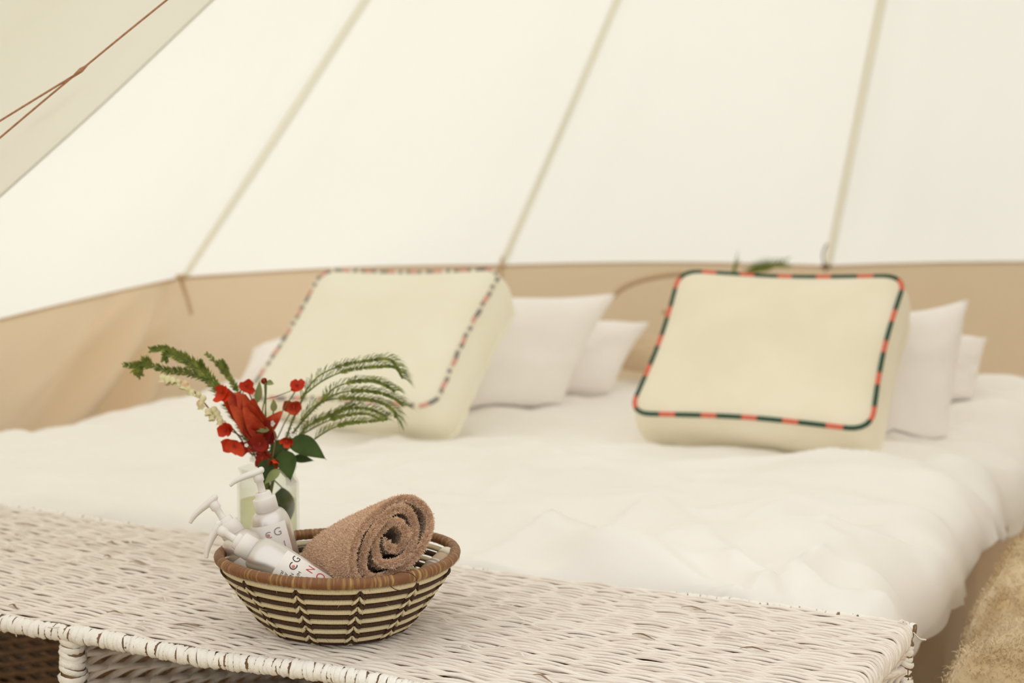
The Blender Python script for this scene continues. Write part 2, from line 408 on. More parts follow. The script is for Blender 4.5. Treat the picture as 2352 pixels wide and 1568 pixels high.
# beige sheet that hangs from the right side
def sheet():
    P = []
    for i in range(90):
        n = N0+.05+i/89*(N1-N0-.1); row = []
        for j in range(16):
            s = j/15
            row.append(UN(U1-.085+.018*s+.016*math.sin(n*17+s*2)*s+.012*float(fbm(n*6, s*2, 4, 3)), n, .435-.36*s))
        P.append(row)
    # foot side
    b = MB(); b.grid(P); P = []
    return b.build('side_sheet', M['sheet'], label='beige undersheet hanging down the right side of the bed', category='sheet')
sheet()
# duvet
def bedz(u, n):
    u = np.asarray(u, float); n = np.asarray(n, float)
    z = BZ + .018*fbm(u*1.3, n*1.7, 21, 3) + .020*fbm(u*2.0+n*1.6, n*5.0, 31, 4)
    z = z + .034*np.abs(fbm(u*2.6+n*2.0, n*3.4-u*1.2, 41, 3))*np.clip((n-1.8)*2, .5, 1)
    # creases fanning out from the right foot corner
    du = u-(-.45); dn = n-1.75; th = np.arctan2(dn, -du); rr = np.sqrt(du*du+dn*dn)
    z = z + .016*np.sin(th*17+2.2*fbm(rr*4, th*2, 51, 2))*np.exp(-((rr-.45)/.38)**2)*np.clip(1.3-th*.7, 0, 1)
    for (a1, a2, f1, f2, am, sd_) in ((.5, .9, 2.2, 7.0, .027, 111), (.9, .35, 3.0, 9.0, .020, 121), (1.0, -.3, 2.5, 8.0, .016, 131)):
        p_ = u*a1+n*a2; q_ = -u*a2+n*a1                     # crisp folds drawn out along one direction
        v = vnoise(p_*f1+.6*vnoise(q_*2, p_*2, sd_+5), q_*f2+.8*vnoise(p_*3, q_*3, sd_+3), sd_)
        z = z + am*(1-np.abs(2*v))**3*np.clip(.35+1.6*vnoise(u*1.5, n*1.5, sd_+9)+.45*np.exp(-((u+.6)/.5)**2), 0, 1)
    # right edge pleats
    z = z + .010*np.sin(n*21+u*9+3*fbm(n*3, u*3, 61, 2))*np.exp(-((u-U1)/.22)**2)
    # bedding heaped towards the head
    z = z + .045*np.clip((n-3.55)/.5, 0, 1)*(0.55+.45*np.sin(u*2.3+2.8)) + .055*np.exp(-((u+.62)/.30)**2)*np.clip((n-3.5)/.5, 0, 1)
    z = z + .045*np.exp(-((u+2.35)/.25)**2-((n-2.9)/.5)**2)
    return z
def duvet():
    us = np.concatenate([np.linspace(0, .16, 14)[:-1], np.linspace(.16, U1-U0-.16, 280), np.linspace(U1-U0-.16, U1-U0, 14)[1:]])+U0
    ns = np.concatenate([np.linspace(0, .16, 16)[:-1], np.linspace(.16, N1-N0-.1, 290), np.linspace(N1-N0-.1, N1-N0, 8)[1:]])+N0
    UU, NN = np.meshgrid(us, ns, indexing='ij'); Z = bedz(UU, NN)
    def roll(d, r, depth):                      # rounded drop within r of an edge
        t = np.clip(1-d/r, 0, 1); return depth*(1-np.sqrt(np.clip(1-t*t, 0, 1)))
    Z = Z - roll(UU-U0, .14, .16) - roll(U1-UU, .13+.02*fbm(NN*5, 0, 3, 2), .10) - roll(N1-NN, .08, .08)
    rf = .08+.10*np.exp(-((UU+1.10)/.42)**2)
    Z = Z + .022*np.exp(-((UU+1.10)/.5)**2-((NN-1.98)/.12)**2)
    Z = Z - roll(NN-N0, rf, .12) - .012*np.clip(1-(NN-N0)/(rf*1.6), 0, 1)
    OUT = .012*np.sin(NN*14)*np.clip(1-(U1-UU)/.1, 0, 1)
    a, c = UU.shape
    X = (UU+OUT)*CA+NN*SA; Y = -(UU+OUT)*SA+NN*CA
    V = np.stack([X, Y, Z], -1).reshape(-1, 3)
    idx = np.arange(a*c).reshape(a, c)
    Q = np.stack([idx[:-1, :-1], idx[1:, :-1], idx[1:, 1:], idx[:-1, 1:]], -1).reshape(-1, 4)
    # skirt hanging from the rim of the grid, right side and foot
    V = V.tolist(); Q = Q.tolist()
    def skirt(path, depth):
        o = len(V); k = 7
        for m_, i in enumerate(path):
            x, y, z = V[i]
            for j in range(1, k):
                s = j/(k-1); d = .006*math.sin(m_*.35+s)*s
                V.append([x+d, y+d, z-depth(m_/len(path))*s])
        for m_ in range(len(path)-1):
            for j in range(k-1):
                a_ = path[m_] if j == 0 else o+m_*(k-1)+j-1; b_ = path[m_+1] if j == 0 else o+(m_+1)*(k-1)+j-1
                c_ = o+(m_+1)*(k-1)+j; d_ = o+m_*(k-1)+j
                Q.append([a_, b_, c_, d_])
    skirt([int(i) for i in idx[-1, :][::-1]], lambda t: .02+.02*math.sin(t*19)+.16*max(0, (t-.86)/.14))
    skirt([int(i) for i in idx[:, 0]], lambda t: .16)
    me = mesh_np('duvet', V, Q, M['duvet'])
    link('duvet', me, label='rumpled white duvet spread over the bed behind the wicker table', category='duvet')
duvet()

# ------------------------------------------------------------------ pillows and cushions
def pillow(M4, w, h, t, label, seed=0, name='pillow', m=None, cat='pillow', grp='white pillows', zmin=None, corners=None):
    k = 36; P1 = []
    def pt(i, j, sgn):
        x = -1+2*i/k; y = -1+2*j/k
        ex, ey = abs(x), abs(y)
        pin = 1-.10*(1-ex**2)*ey**6; pin2 = 1-.10*(1-ey**2)*ex**6        # edges curve in between the corners
        th = (max(0, (1-ex**3.2))*max(0, (1-ey**3.2)))**.55
        wr = .16*float(fbm(x*2.2+seed*5, y*2.2+sgn*3, seed+2, 3))*th + .05*math.sin(9*math.atan2(y, x)+seed)*(ex*ey)*th
        X, Y = x*pin2, y*pin; q = [(1-X)*(1+Y)/4, (1+X)*(1+Y)/4, (1+X)*(1-Y)/4, (1-X)*(1-Y)/4]
        c2 = corners[0]*q[0]+corners[1]*q[1]+corners[2]*q[2]+corners[3]*q[3]
        p = M4 @ (c2+Vector((0, 0, sgn*t/2*(th+wr))))
        if zmin is not None:
            lo = float(bedz(*tonu(p)))+.003
            if p.z < lo: p.z = lo + sgn*0.0
        return p
    g = thing(name, label, cat, grp)
    b = MB()
    b.grid([[pt(i, j, 1) for j in range(k+1)] for i in range(k+1)]); b.grid([[pt(i, j, -1) for j in range(k+1)][::-1] for i in range(k+1)])
    b.build('pillow_cover', m or M['pillow'], g)
    b = MB(); ring = [pt(i, 0, 0) for i in range(k)]+[pt(k, j, 0) for j in range(k)]+[pt(k-i, k, 0) for i in range(k)]+[pt(0, k-j, 0) for j in range(k)]
    b.tube(ring, .004, 6, closed=True); b.build('seam', m or M['pillow'], g)
    seat(g, M4 @ Vector((0, -h/2, 0))); return g
def tonu(p): return (p.x*CA-p.y*SA, p.x*SA+p.y*CA)
def frame(u, n, z, yaw, tilt, roll=0):          # local x along the bed's width, y up the leaning face, z its normal towards the camera
    base = UN(u, n, z)
    return Matrix.Translation(base) @ Matrix.Rotation(R(-27.5+yaw), 4, 'Z') @ Matrix.Rotation(R(tilt), 4, 'X') @ Matrix.Rotation(R(roll), 4, 'Z')
def boxcushion(M4, w, h, t, label, mc, segm, name='box_cushion', seed=0, wav=0, ph=0):
    # local origin: centre of the lower back edge; x width, y up the face, z out of the face
    g = thing(name, label, 'cushion', 'cream box cushions')
    k = 30; rc = .045; b = MB()
    def outline(s, grow=0.0):                    # rounded rectangle, s in [0,1)
        per = []
        for cx, cy, a0 in ((w/2-rc, h-rc, 0), (-w/2+rc, h-rc, 90), (-w/2+rc, rc, 180), (w/2-rc, rc, 270)):
            for a in np.linspace(a0, a0+90, 7): per.append((cx+(rc)*math.cos(R(a)), cy+(rc)*math.sin(R(a))))
        per.append(per[0]); L = [0]
        for i in range(1, len(per)): L.append(L[-1]+math.dist(per[i], per[i-1]))
        d = (s % 1)*L[-1]; i = max(1, int(np.searchsorted(L, d))); f = (d-L[i-1])/max(1e-9, L[i]-L[i-1])
        return per[i-1][0]*(1-f)+per[i][0]*f, per[i-1][1]*(1-f)+per[i][1]*f
    K = 160; O = [outline(i/K) for i in range(K)]
    def side(i, v):                              # gusset
        x, y = O[i]; cx, cy = x, y-h/2
        bul = .012*math.sin(math.pi*v)
        pull = .012*(1-(2*x/w)**2 if abs(cy) > abs(x)*h/w else 1-(2*cy/h)**2)
        l = math.hypot(x, cy); nx, ny = x/l, cy/l
        return M4 @ Vector((x+nx*(bul-pull), y+ny*(bul-pull), t*v))
    V = []; nv = 7
    for i in range(K):
        for j in range(nv): V.append(side(i, j/(nv-1)))
    b.add(V, [(i*nv+j, ((i+1) % K)*nv+j, ((i+1) % K)*nv+j+1, i*nv+j+1) for i in range(K) for j in range(nv-1)])
    for sgn, z0 in ((1, t), (-1, 0)):
        V = []; nr = 14; c = (0, h/2)
        for r_ in range(nr+1):
            f = r_/nr
            for i in range(K):
                p = side(i, 1 if sgn > 0 else 0); q = M4.inverted() @ p
                x = q.x*f; y = c[1]+(q.y-c[1])*f
                dome = (1-f**2.6)**.6 if f < 1 else 0
                z = z0+sgn*(.030*dome + .006*float(fbm(x*9+seed, y*9, seed+3, 3))*(1-f**4))
                V.append(M4 @ Vector((x, y, z)))
        b.add(V, [(r_*K+i, r_*K+(i+1) % K, (r_+1)*K+(i+1) % K, (r_+1)*K+i) for r_ in range(nr) for i in range(K)])
    b.build('cushion_cover', mc, g)
    for v in ((1, 0)):
        b = MB(); ring = []; inv = M4.inverted()
        for i in range(K):
            q = inv @ side(i, v); wv = wav*math.sin(i*2*math.pi/K*34)
            ring.append(M4 @ Vector((q.x*(1+wv), h/2+(q.y-h/2)*(1+wv), q.z+(.003 if v else -.003))))
        b.tube(ring, .0052, 8, closed=True)
        fi = len(b.f)//K; mi = []
        for i in range(K):
            acc = (i+ph) % segm[0]
            mi += [segm[1](acc)]*fi
        b.m = mi if v else [0]*len(mi)
        b.build('piping', segm[2] if v else mc, g, **({'label': 'piping dashed in two colours'} if v else {}))
    seat(g, M4.translation); return g

# right box cushion, leaning back on the pillows behind it
Mr = frame(-.951, 2.985, .486, 1.6, 43.4, -.5)
boxcushion(Mr, .535, .445, .119, 'cream box cushion with green and coral piping, on the right of the bed', M['cushion'],
           (8, lambda a: 1 if a < 3 else 0, [M['pgreen'], M['pcoral']]), seed=1)
Ml = frame(-1.893, 2.826, .487, -1.7, 41.6, 1.8)
boxcushion(Ml, .54, .455, .116, 'cream box cushion with faded grey and pink stitching, behind the flowers', M['cushion2'],
           (12, lambda a: [0, 2, 0, 2, 1, 1, 0, 0, 2, 0, 1, 1][int(a)], [M['pgrey'], M['ppink'], M['pcream']]), seed=4, wav=.006)
# white pillows: local y runs up the leaning pillow
def pillow4(TL, TR, BR, BL, t, label, seed=0, **kw):
    TL, TR, BR, BL = [at(*q) for q in (TL, TR, BR, BL)]
    x = ((TR-TL)+(BR-BL))/2; y = ((TL-BL)+(TR-BR))/2; wx, hy = x.length, y.length
    xn = x.normalized(); zn = xn.cross(y).normalized(); yn = zn.cross(xn); c = (TL+TR+BR+BL)/4
    M4 = Matrix((xn, yn, zn)).transposed().to_4x4(); M4.translation = c
    inv = M4.inverted(); q = [inv @ p for p in (TL, TR, BR, BL)]
    pillow(M4, wx, hy, t, label, seed, corners=q, **kw)
pillow4((1050, 672, 3.88), (1412, 676, 3.98), (1283, 948, 3.86), (960, 968, 3.72), .17, 'plump white pillow leaning just behind the left box cushion', 1, zmin=1)
pillow4((1230, 728, 4.16), (1488, 742, 4.22), (1398, 912, 4.08), (1190, 925, 4.0), .15, 'white pillow farther back between the two box cushions', 2, zmin=1)
pillow4((1930, 722, 3.36), (2222, 690, 3.46), (2168, 1040, 3.28), (1930, 1058, 3.22), .16, 'white pillow with a pointed corner right behind the right box cushion', 3, zmin=1)
pillow4((2080, 752, 3.72), (2264, 778, 3.76), (2232, 925, 3.66), (2050, 960, 3.60), .14, 'small white pillow farthest right at the head of the bed', 4, zmin=1)
pillow4((585, 800, 4.10), (790, 770, 4.25), (700, 900, 4.0), (520, 925, 3.9), .14, 'white pillow mostly hidden behind the left box cushion', 5, zmin=1)
pillow4((1410, 782, 4.36), (1640, 790, 4.28), (1640, 850, 4.18), (1405, 842, 4.26), .09, 'tan bolster at the head of the bed between the cushions', 6, name='bolster', m=M['tan'], cat='bolster', grp=None, zmin=1)

# ------------------------------------------------------------------ fleece covered bench at the right
bench = thing('low_bench', 'low dark bench beside the bed under a yellow fleece', 'bench')
b = MB(); Mb = Matrix.Rotation(R(-27.5), 4, 'Z')
b.box((-.03, 2.35, .30), (.26, .45, .02), Mb); b.build('seat', M['wood'], bench, smooth=False)
for su in (-.25, .19):
    for sn in (1.94, 2.74):
        b = MB(); b.box((su, sn, .14), (.022, .022, .14), Mb); b.build('leg', M['wood'], bench, smooth=False)
seat(bench, UN(.02, 2.35, 0))
def fleece():
    us = np.linspace(-.372, .26, 90); ns = np.linspace(1.86, 2.84, 120)
    UU, NN = np.meshgrid(us, ns, indexing='ij')
    e = np.minimum.reduce([UU+.372, .26-UU, NN-1.86, 2.84-NN]); edge = np.clip(e/.09, 0, 1)
    Z = .365 + .062*np.sqrt(edge) + .15*np.abs(fbm(UU*6, NN*4, 71, 4)) - .10*(1-edge)**2
    V = np.stack([UU*CA+NN*SA, -UU*SA+NN*CA, Z], -1).reshape(-1, 3); a, c = UU.shape
    idx = np.arange(a*c).reshape(a, c); Q = np.stack([idx[:-1, :-1], idx[1:, :-1], idx[1:, 1:], idx[:-1, 1:]], -1).reshape(-1, 4)
    o = link('fleece_throw', mesh_np('fleece_throw', V, Q, M['fleece']), label='shaggy yellow cream fleece throw heaped at the right of the bed', category='throw')
    # locks of wool
    n = 90000; sel = rng.integers(0, len(V), n); base = V[sel]+rng.normal(0, .004, (n, 3))
    d = rng.normal(0, 1, (n, 3)); d[:, 2] = np.abs(d[:, 2])+.5; d /= np.linalg.norm(d, axis=1)[:, None]
    sd_ = np.cross(d, rng.normal(0, 1, (n, 3))); sd_ /= np.linalg.norm(sd_, axis=1)[:, None]
    L = rng.uniform(.006, .014, n)[:, None]; dr = rng.normal(0, .5, (n, 3)); dr[:, 2] = -.5
    p0 = base; p1 = base+d*L*.6; p2 = base+d*L*.8+dr*L*.6; wd = sd_*.0005
    VV = np.stack([p0-wd, p0+wd, p1+wd, p1-wd, p2+wd*.3, p2-wd*.3], 1).reshape(-1, 3); i0 = np.arange(n)*6
    QQ = np.concatenate([np.stack([i0, i0+1, i0+2, i0+3], 1), np.stack([i0+3, i0+2, i0+4, i0+5], 1)])
    link('wool', mesh_np('wool', VV, QQ, M['fleece']), o, kind='stuff')
fleece()

# ------------------------------------------------------------------ wicker table
TU0, TU1, TN0, TN1 = -2.20, -.357, 1.292, 1.782
table = thing('wicker_table', 'whitewashed woven seagrass table standing at the foot of the bed', 'table')
def tabz(u, n):                                  # gentle warp of the woven top
    return TOP + .004*fbm(u*2.2, n*5, 81, 3)
def strand(us, path, rad, name='strand', m=None, par=None, flat=.62, k=6, wob=None):
    b = MB(); b.tube(path, rad, k, flat=flat, up=wob, u0=random.random()*50); return b.build(name, m or M['straw'], par or table)
pitch = .0056; rows = int((TN1-TN0)/pitch); stake = .052
for r_ in range(rows):
    n0 = TN0+.004+r_*pitch; us = np.arange(TU0, TU1-.009, .0085)
    jn = .0060*fbm(us*5, n0*9, 91, 2) + .0018*vnoise(us*22, r_*3.1, 92) + .0014*vnoise(us*60, r_*7.7, 93)
    ph = us/stake*math.pi + (r_ % 2)*math.pi + 2.6*vnoise(us*5, r_*.31, 94)
    z = tabz(us, n0) + .0018*np.sin(ph) + .0022*vnoise(us*22, r_*1.7, 95) + .0035*np.clip(vnoise(us*9, r_*5.1, 96)-.33, 0, 1)*4
    rad = .0033+.0014*vnoise(us*35, r_*9.3, 97)+.0004*np.sin(ph)
    pts = [UN(u, n0+j, zz) for u, j, zz in zip(us, jn, z)]; rad = [max(.0022, float(x)) for x in rad]
    # every strand rolls over the right edge and sweeps towards the front
    rr = .0135+random.uniform(-.001, .0012); dn_ = random.uniform(.010, .020)
    for a in (20, 42, 64, 86, 108, 130):
        pts.append(UN(us[-1]+rr*math.sin(R(a)), n0+float(jn[-1])-dn_*(a/130)**1.3, float(z[-1])-rr*(1-math.cos(R(a))))); rad.append(.0034-.00001*a)
    strand(us, pts, rad)
# stakes under the weave and the dark core below it
b = MB()
for u in np.arange(TU0+.02, TU1-.03, stake): b.tube([UN(u, TN0, TOP-.006), UN(u, TN1, TOP-.006)], .0024, 6)
b.build('stakes', M['core'], table, kind='stuff')
b = MB(); b.box(((TU0+TU1)/2, (TN0+TN1)/2, TOP-.0125), ((TU1-TU0)/2-.012, (TN1-TN0)/2-.006, .0035), Matrix.Rotation(R(-27.5), 4, 'Z')); b.build('top_board', M['core'], table, smooth=False)
# loose fibres on the top
for i in range(70):
    u = random.uniform(-2.0, TU1-.03); n = random.uniform(TN0+.02, TN1-.01); L = random.uniform(.015, .045); a = random.gauss(0, .25)
    z = float(tabz(u, n))+.0045
    b = MB(); pts = [UN(u+L*t, n+math.sin(a)*L*t+.002*math.sin(6*t), z+.003*math.sin(math.pi*t)) for t in np.linspace(0, 1, 6)]
    b.tube(pts, [.0006, .0012, .0016, .0016, .001, .0004], 5, flat=.5); b.build('loose_fibre', M['straw'] if i % 4 else M['strawdark'], table)
for px0, pts in enumerate([[(2084, 1432), (2072, 1424), (2062, 1430)], [(2098, 1452), (2112, 1466), (2127, 1469)], [(1862, 1408), (1845, 1402), (1832, 1409)], [(1395, 1345), (1380, 1337), (1368, 1340)], [(1525, 1365), (1512, 1358), (1502, 1366)]]):
    Yd = [1.745, 1.74, 1.82, 1.97, 1.93][px0]
    b = MB(); b.tube(bez([at(x, y, Yd) for x, y in pts], 4), .0018, 6, flat=.5); b.build('loose_fibre', M['straw'], table)
# wrapped edges
def ringmesh(seed, r, wd, m, segn=12):
    rr = random.Random(seed); b = MB(); V = []
    prof = [(-.5, .93), (0, 1.06), (.5, .93)]
    for j in range(segn):
        a = 2*math.pi*j/segn; tw = .25*math.sin(a+rr.random()*.4)
        for (x, s) in prof:
            q = r*s*(1+.05*rr.uniform(-1, 1)); V.append((x*wd+tw*wd, q*math.cos(a), q*math.sin(a)))
    b.add(V, [(j*3+i, ((j+1) % segn)*3+i, ((j+1) % segn)*3+i+1, j*3+i+1) for j in range(segn) for i in range(2)])
    return b.mesh('wrap', m)
def wraps(p_of, t0, t1, step, r, dirv, m, tilt=0.0, var=6, indiv=True, sd0=0, cored=True, wide=1.08, cr=.87):
    meshes = [ringmesh(i+sd0, r, step*wide, m) for i in range(var)]
    t = t0; x = Vector(dirv).normalized(); up = Vector((0, 0, 1)) if abs(x.z) < .9 else UN(0, 1); y = up.cross(x).normalized(); z = x.cross(y)
    Rm = Matrix((x, y, z)).transposed().to_4x4(); J = MB(); i = 0
    while t < t1:
        s = random.uniform(.9, 1.12); st = step*random.uniform(.75, 1.3)
        Mx = Matrix.Translation(p_of(t)) @ Rm @ Matrix.Rotation(tilt+random.gauss(0, .07), 4, 'Z') @ Matrix.Rotation(random.uniform(0, 6.28), 4, 'X') @ Matrix.Diagonal((st/step, s, s, 1))
        me = meshes[i % var]
        if indiv: o = link('wrap', me, table); o.matrix_basis = Mx
        else: J.add([Mx @ v.co for v in me.vertices], [tuple(p.vertices) for p in me.polygons])
        t += st; i += 1
    if not indiv: J.build('wrap_band', m, table, kind='stuff')
    if cored:
        b = MB(); b.tube([p_of(q) for q in np.linspace(t0, t1, max(4, int((t1-t0)/.03)))], r*cr, 10); b.build('edge_core', M['core'], table)
fe = lambda u: UN(u, TN0-.004, TOP-.006+.004*math.sin(u*7+1)+.002*math.sin(u*19))
wraps(fe, -1.58, -.78, .0064, .0102, UN(1, 0), M['wrapw'], .30, wide=1.18)
wraps(fe, TU0, -1.58, .0064, .0102, UN(1, 0), M['wrapw'], .30, wide=1.18, indiv=False, cored=False)
wraps(fe, -.78, TU1, .0064, .0102, UN(1, 0), M['wrapw'], .30, wide=1.18, indiv=False, cored=False)
re_ = lambda n: UN(TU1+.004, n, TOP-.010)
b = MB(); b.tube([UN(TU1-.011, n, TOP-.0125) for n in np.linspace(TN0, TN1, 20)], .0095, 10); b.build('edge_core', M['core'], table)
be = lambda u: UN(u, TN1+.003, TOP-.006+.003*math.sin(u*9))
wraps(be, TU0, TU1, .0075, .0075, UN(1, 0), M['wrapw'], .3, indiv=False, sd0=60)
# corner posts and the divider post
def post(u, n, r=.0165, zt=TOP-.012, iz=.30):
    wraps(lambda z: UN(u, n, z), iz, zt, .0078, r, (0, 0, 1), M['wrapw'], .3, sd0=30, wide=1.15)
    wraps(lambda z: UN(u, n, z), .0, iz, .0082, r, (0, 0, 1), M['wrapw'], .3, sd0=30, indiv=False, cored=True)
DV = -1.300
post(DV, TN0+.006, iz=.34); post(TU1-.010, TN1-.018, .012, iz=.38)
for u, n in ((TU1-.012, TN0+.006), (TU0+.012, TN0+.006), (TU0+.012, TN1-.018)):
    wraps(lambda z: UN(u, n, z), .0, TOP-.012, .010, .014, (0, 0, 1), M['wrapw'], .3, sd0=40, indiv=False)
# woven upright panels: rows run level, bulging over the stakes
def panel(p_of, L, ztop, nrow, pr, m, nind, side, amp=.004):
    rest = MB()
    for r_ in range(nrow):
        z0 = ztop-.006-r_*pr
        ss = np.arange(0, L+.001, .009)
        ph = ss/.040*math.pi+(r_ % 2)*math.pi
        off = amp*np.sin(ph)+.002*vnoise(ss*30, r_*3.3, 101); zz = z0+.0035*np.sin(ph+1.2)+.003*vnoise(ss*12, r_*2.2, 102)
        rad = pr*.60+.0014*vnoise(ss*30, r_*5.1, 103)
        pts = [p_of(s)+side*o+Vector((0, 0, q)) for s, o, q in zip(ss, off, zz)]
        if r_ < nind: b = MB(); b.tube(pts, [float(x) for x in rad], 6, flat=.75, u0=random.random()*30); b.build('strand', m, table)
        else: rest.tube(pts, [float(x) for x in rad], 5, u0=random.random()*30)
    if nrow > nind: rest.build('weave', m, table, kind='stuff')
panel(lambda s: UN(DV, TN0+.022+s), TN1-TN0-.04, TOP-.022, 46, .0098, M['straw'], 20, UN(1, 0).normalized())
panel(lambda s: UN(TU0+.02+s, TN1-.018), DV-TU0-.03, TOP-.022, 46, .0098, M['strawdark'], 20, UN(0, 1).normalized())
panel(lambda s: UN(DV+.01+s, TN1-.018), TU1-DV-.03, TOP-.022, 46, .0098, M['strawdark'], 12, UN(0, 1).normalized())
panel(lambda s: UN(TU1-.010, TN0+.022+s), TN1-TN0-.05, TOP-.022, 46, .0098, M['straw'], 14, UN(1, 0).normalized())
panel(lambda s: UN(TU0+.012, TN0+.022+s), TN1-TN0-.05, TOP-.022, 46, .0098, M['straw'], 0, UN(1, 0).normalized())
Mb = Matrix.Rotation(R(-27.5), 4, 'Z')
b = MB(); b.box(((TU0+TU1)/2, (TN0+TN1)/2, .045), ((TU1-TU0)/2-.02, (TN1-TN0)/2-.02, .008), Mb); b.build('bottom_shelf', M['core'], table, smooth=False)
# loose ends hanging from the front edge
for pts, Yd in (([(0, 1425), (22, 1445), (35, 1452), (38, 1462)], 1.80), ([(110, 1440), (122, 1441), (137, 1440)], 1.735), ([(733, 1548), (742, 1562), (752, 1580)], 1.565), ([(768, 1548), (769, 1562), (771, 1580)], 1.56)):
    b = MB(); b.tube(bez([at(x, y, Yd) for x, y in pts], 4), [.0011]*(4*(len(pts)-1))+[.0004], 5); b.build('loose_fibre', M['straw'], table)
seat(table, UN((TU0+TU1)/2, (TN0+TN1)/2, 0))
# blue cloth folded inside the compartment
g = thing('folded_cloth', 'blue grey cloth folded on the lower shelf inside the wicker table', 'cloth')
for k in range(9):
    b = MB(); P = []
    for i in range(25):
        row = []
        for j in range(19):
            u = -1.12+i/24*.55; n = 1.40+j/18*.30
            row.append(UN(u, n, .062+k*.036+.016*(1-(abs(i-12)/12)**6)*(1-(abs(j-9)/9)**6)**.5*2+.004*float(fbm(i*.3, j*.3+k*5, 8, 2))))
        P.append(row)
    b.grid(P); b.grid([[Vector((p.x, p.y, .0)) + Vector((0, 0, .060+k*.036)) for p in r_] for r_ in P])
    b.build('fold', M['blue'], g)
seat(g, UN(-.85, 1.55, .053))

# ------------------------------------------------------------------ basket
BC = Vector((-.2135, 1.715, TOP+.0045))
basket = thing('coiled_basket', 'round coiled basket in cream and dark brown stripes, on the wicker table', 'basket')
prof = [(.0700, .0045), (.0790, .0060), (.0865, .0110), (.0925, .0172), (.0980, .0240), (.1033, .0308), (.1085, .0376), (.1135, .0444), (.1185, .0512), (.1235, .0580), (.1285, .0648), (.1335, .0716), (.1380, .0784)]
OV = .93                                        # the bowl is a little out of round
def bpt(r, a, z): return BC + Vector((r*math.cos(a), r*OV*math.sin(a), z*1.05+.0025*math.sin(2*a+.6)*(r/.14)**2))
for i, (r, z) in enumerate(prof):
    b = MB(); k = 144
    pts = [bpt(r+.0006*math.sin(a*5+i), a, z) for a in np.linspace(0, 2*math.pi, k+1)[:-1]]
    cream = (i % 2 == 0)
    b.tube(pts, [.0038 if cream else .0038]*k, 8, closed=True)
    cl = (i % 2 == 0)
    b.build('coil', M['coilc'] if cl else M['coild'], basket, label='cream coil' if cl else 'dark brown coil')
b = MB(); b.lathe([(0, .0015), (.066, .0015), (.070, .003), (.066, .0065), (0, .0065)], 48, M=Matrix.Translation(BC) @ Matrix.Diagonal((1, OV, 1, 1))); b.build('basket_floor', M['coild'], basket)
# chevron stitches in spines down the side
for s_ in range(12):
    a0 = R(-90-14+s_*30); bd = MB(); bc = MB()
    for i in range(1, len(prof)):
        r0, z0 = prof[i-1]; r1, z1 = prof[i]; dirn = Vector((r1-r0, 0, z1-z0)).normalized()
        skew = .012*(i-6)/6
        up_ = (i % 2 == 1)
        for sgn in (-1, 1):
            # a leg of the caret: from its peak on the coil above down to the lower corner
            def pp(f, w_, out):
                r = r0+(r1-r0)*f; z = z0+(z1-z0)*f
                a = a0+skew+sgn*w_/r
                return bpt(r+out*.95, a, z-out*.55)
            if up_:   bd_pts = [pp(1.35, .0004, .0030), pp(.85, .0022, .0037), pp(.3, .0048, .0037), pp(-.3, .0074, .0030)]
            else:     bd_pts = [pp(1.35, .0004, .0030), pp(.85, .0022, .0037), pp(.3, .0048, .0037), pp(-.3, .0074, .0030)]
            (bd if not up_ else bc).tube(bd_pts, [.0009, .0020, .0020, .0007], 6)
    bd.build('stitch_column', M['coild'], basket); bc.build('stitch_column', M['coilc'], basket, label='cream stitch column')
# rim of wrapped raffia
b = MB(); k = 420; RR, RZ = .1435, .0888
pts = []; rad = []
for j in range(k):
    a = 2*math.pi*j/k
    pts.append(bpt(RR+.0008*math.sin(3*a), a, RZ)); rad.append(.0066+.00030*math.sin(j*2.1)+.0003*math.sin(a*7)+.0004*float(vnoise(j*.8, 0, 5)))
b.tube(pts, rad, 12, closed=True, u0=.1); b.build('rim', M['rim'], basket, label='brown raffia wrapped rim')
# stray raffia loop on the right of the rim, small stray fibres
c = bpt(RR, R(-52), RZ); b = MB()
b.tube([c+Vector((.016*math.cos(t), .004*math.sin(t)-.010, .010*math.sin(t)-.001)) for t in np.linspace(0, 6.2, 24)], .0005, 5); b.build('stray_loop', M['coild'], basket)
for k_ in range(26):
    a = R(random.uniform(-165, -15)); i = random.randrange(3, len(prof)); r, z = prof[i]; p = bpt(r+.004, a, z)
    b = MB(); d = Vector((random.gauss(0, 1), 0, random.gauss(0, 1))).normalized()*random.uniform(.005, .012)
    b.tube([p, p+d*.5+Vector((0, -.0020, 0)), p+d+Vector((0, -.0004, 0))], .00022, 4); b.build('stray_fibre', M['coilc' if k_ % 2 else 'rim'], basket)
seat(basket, BC)

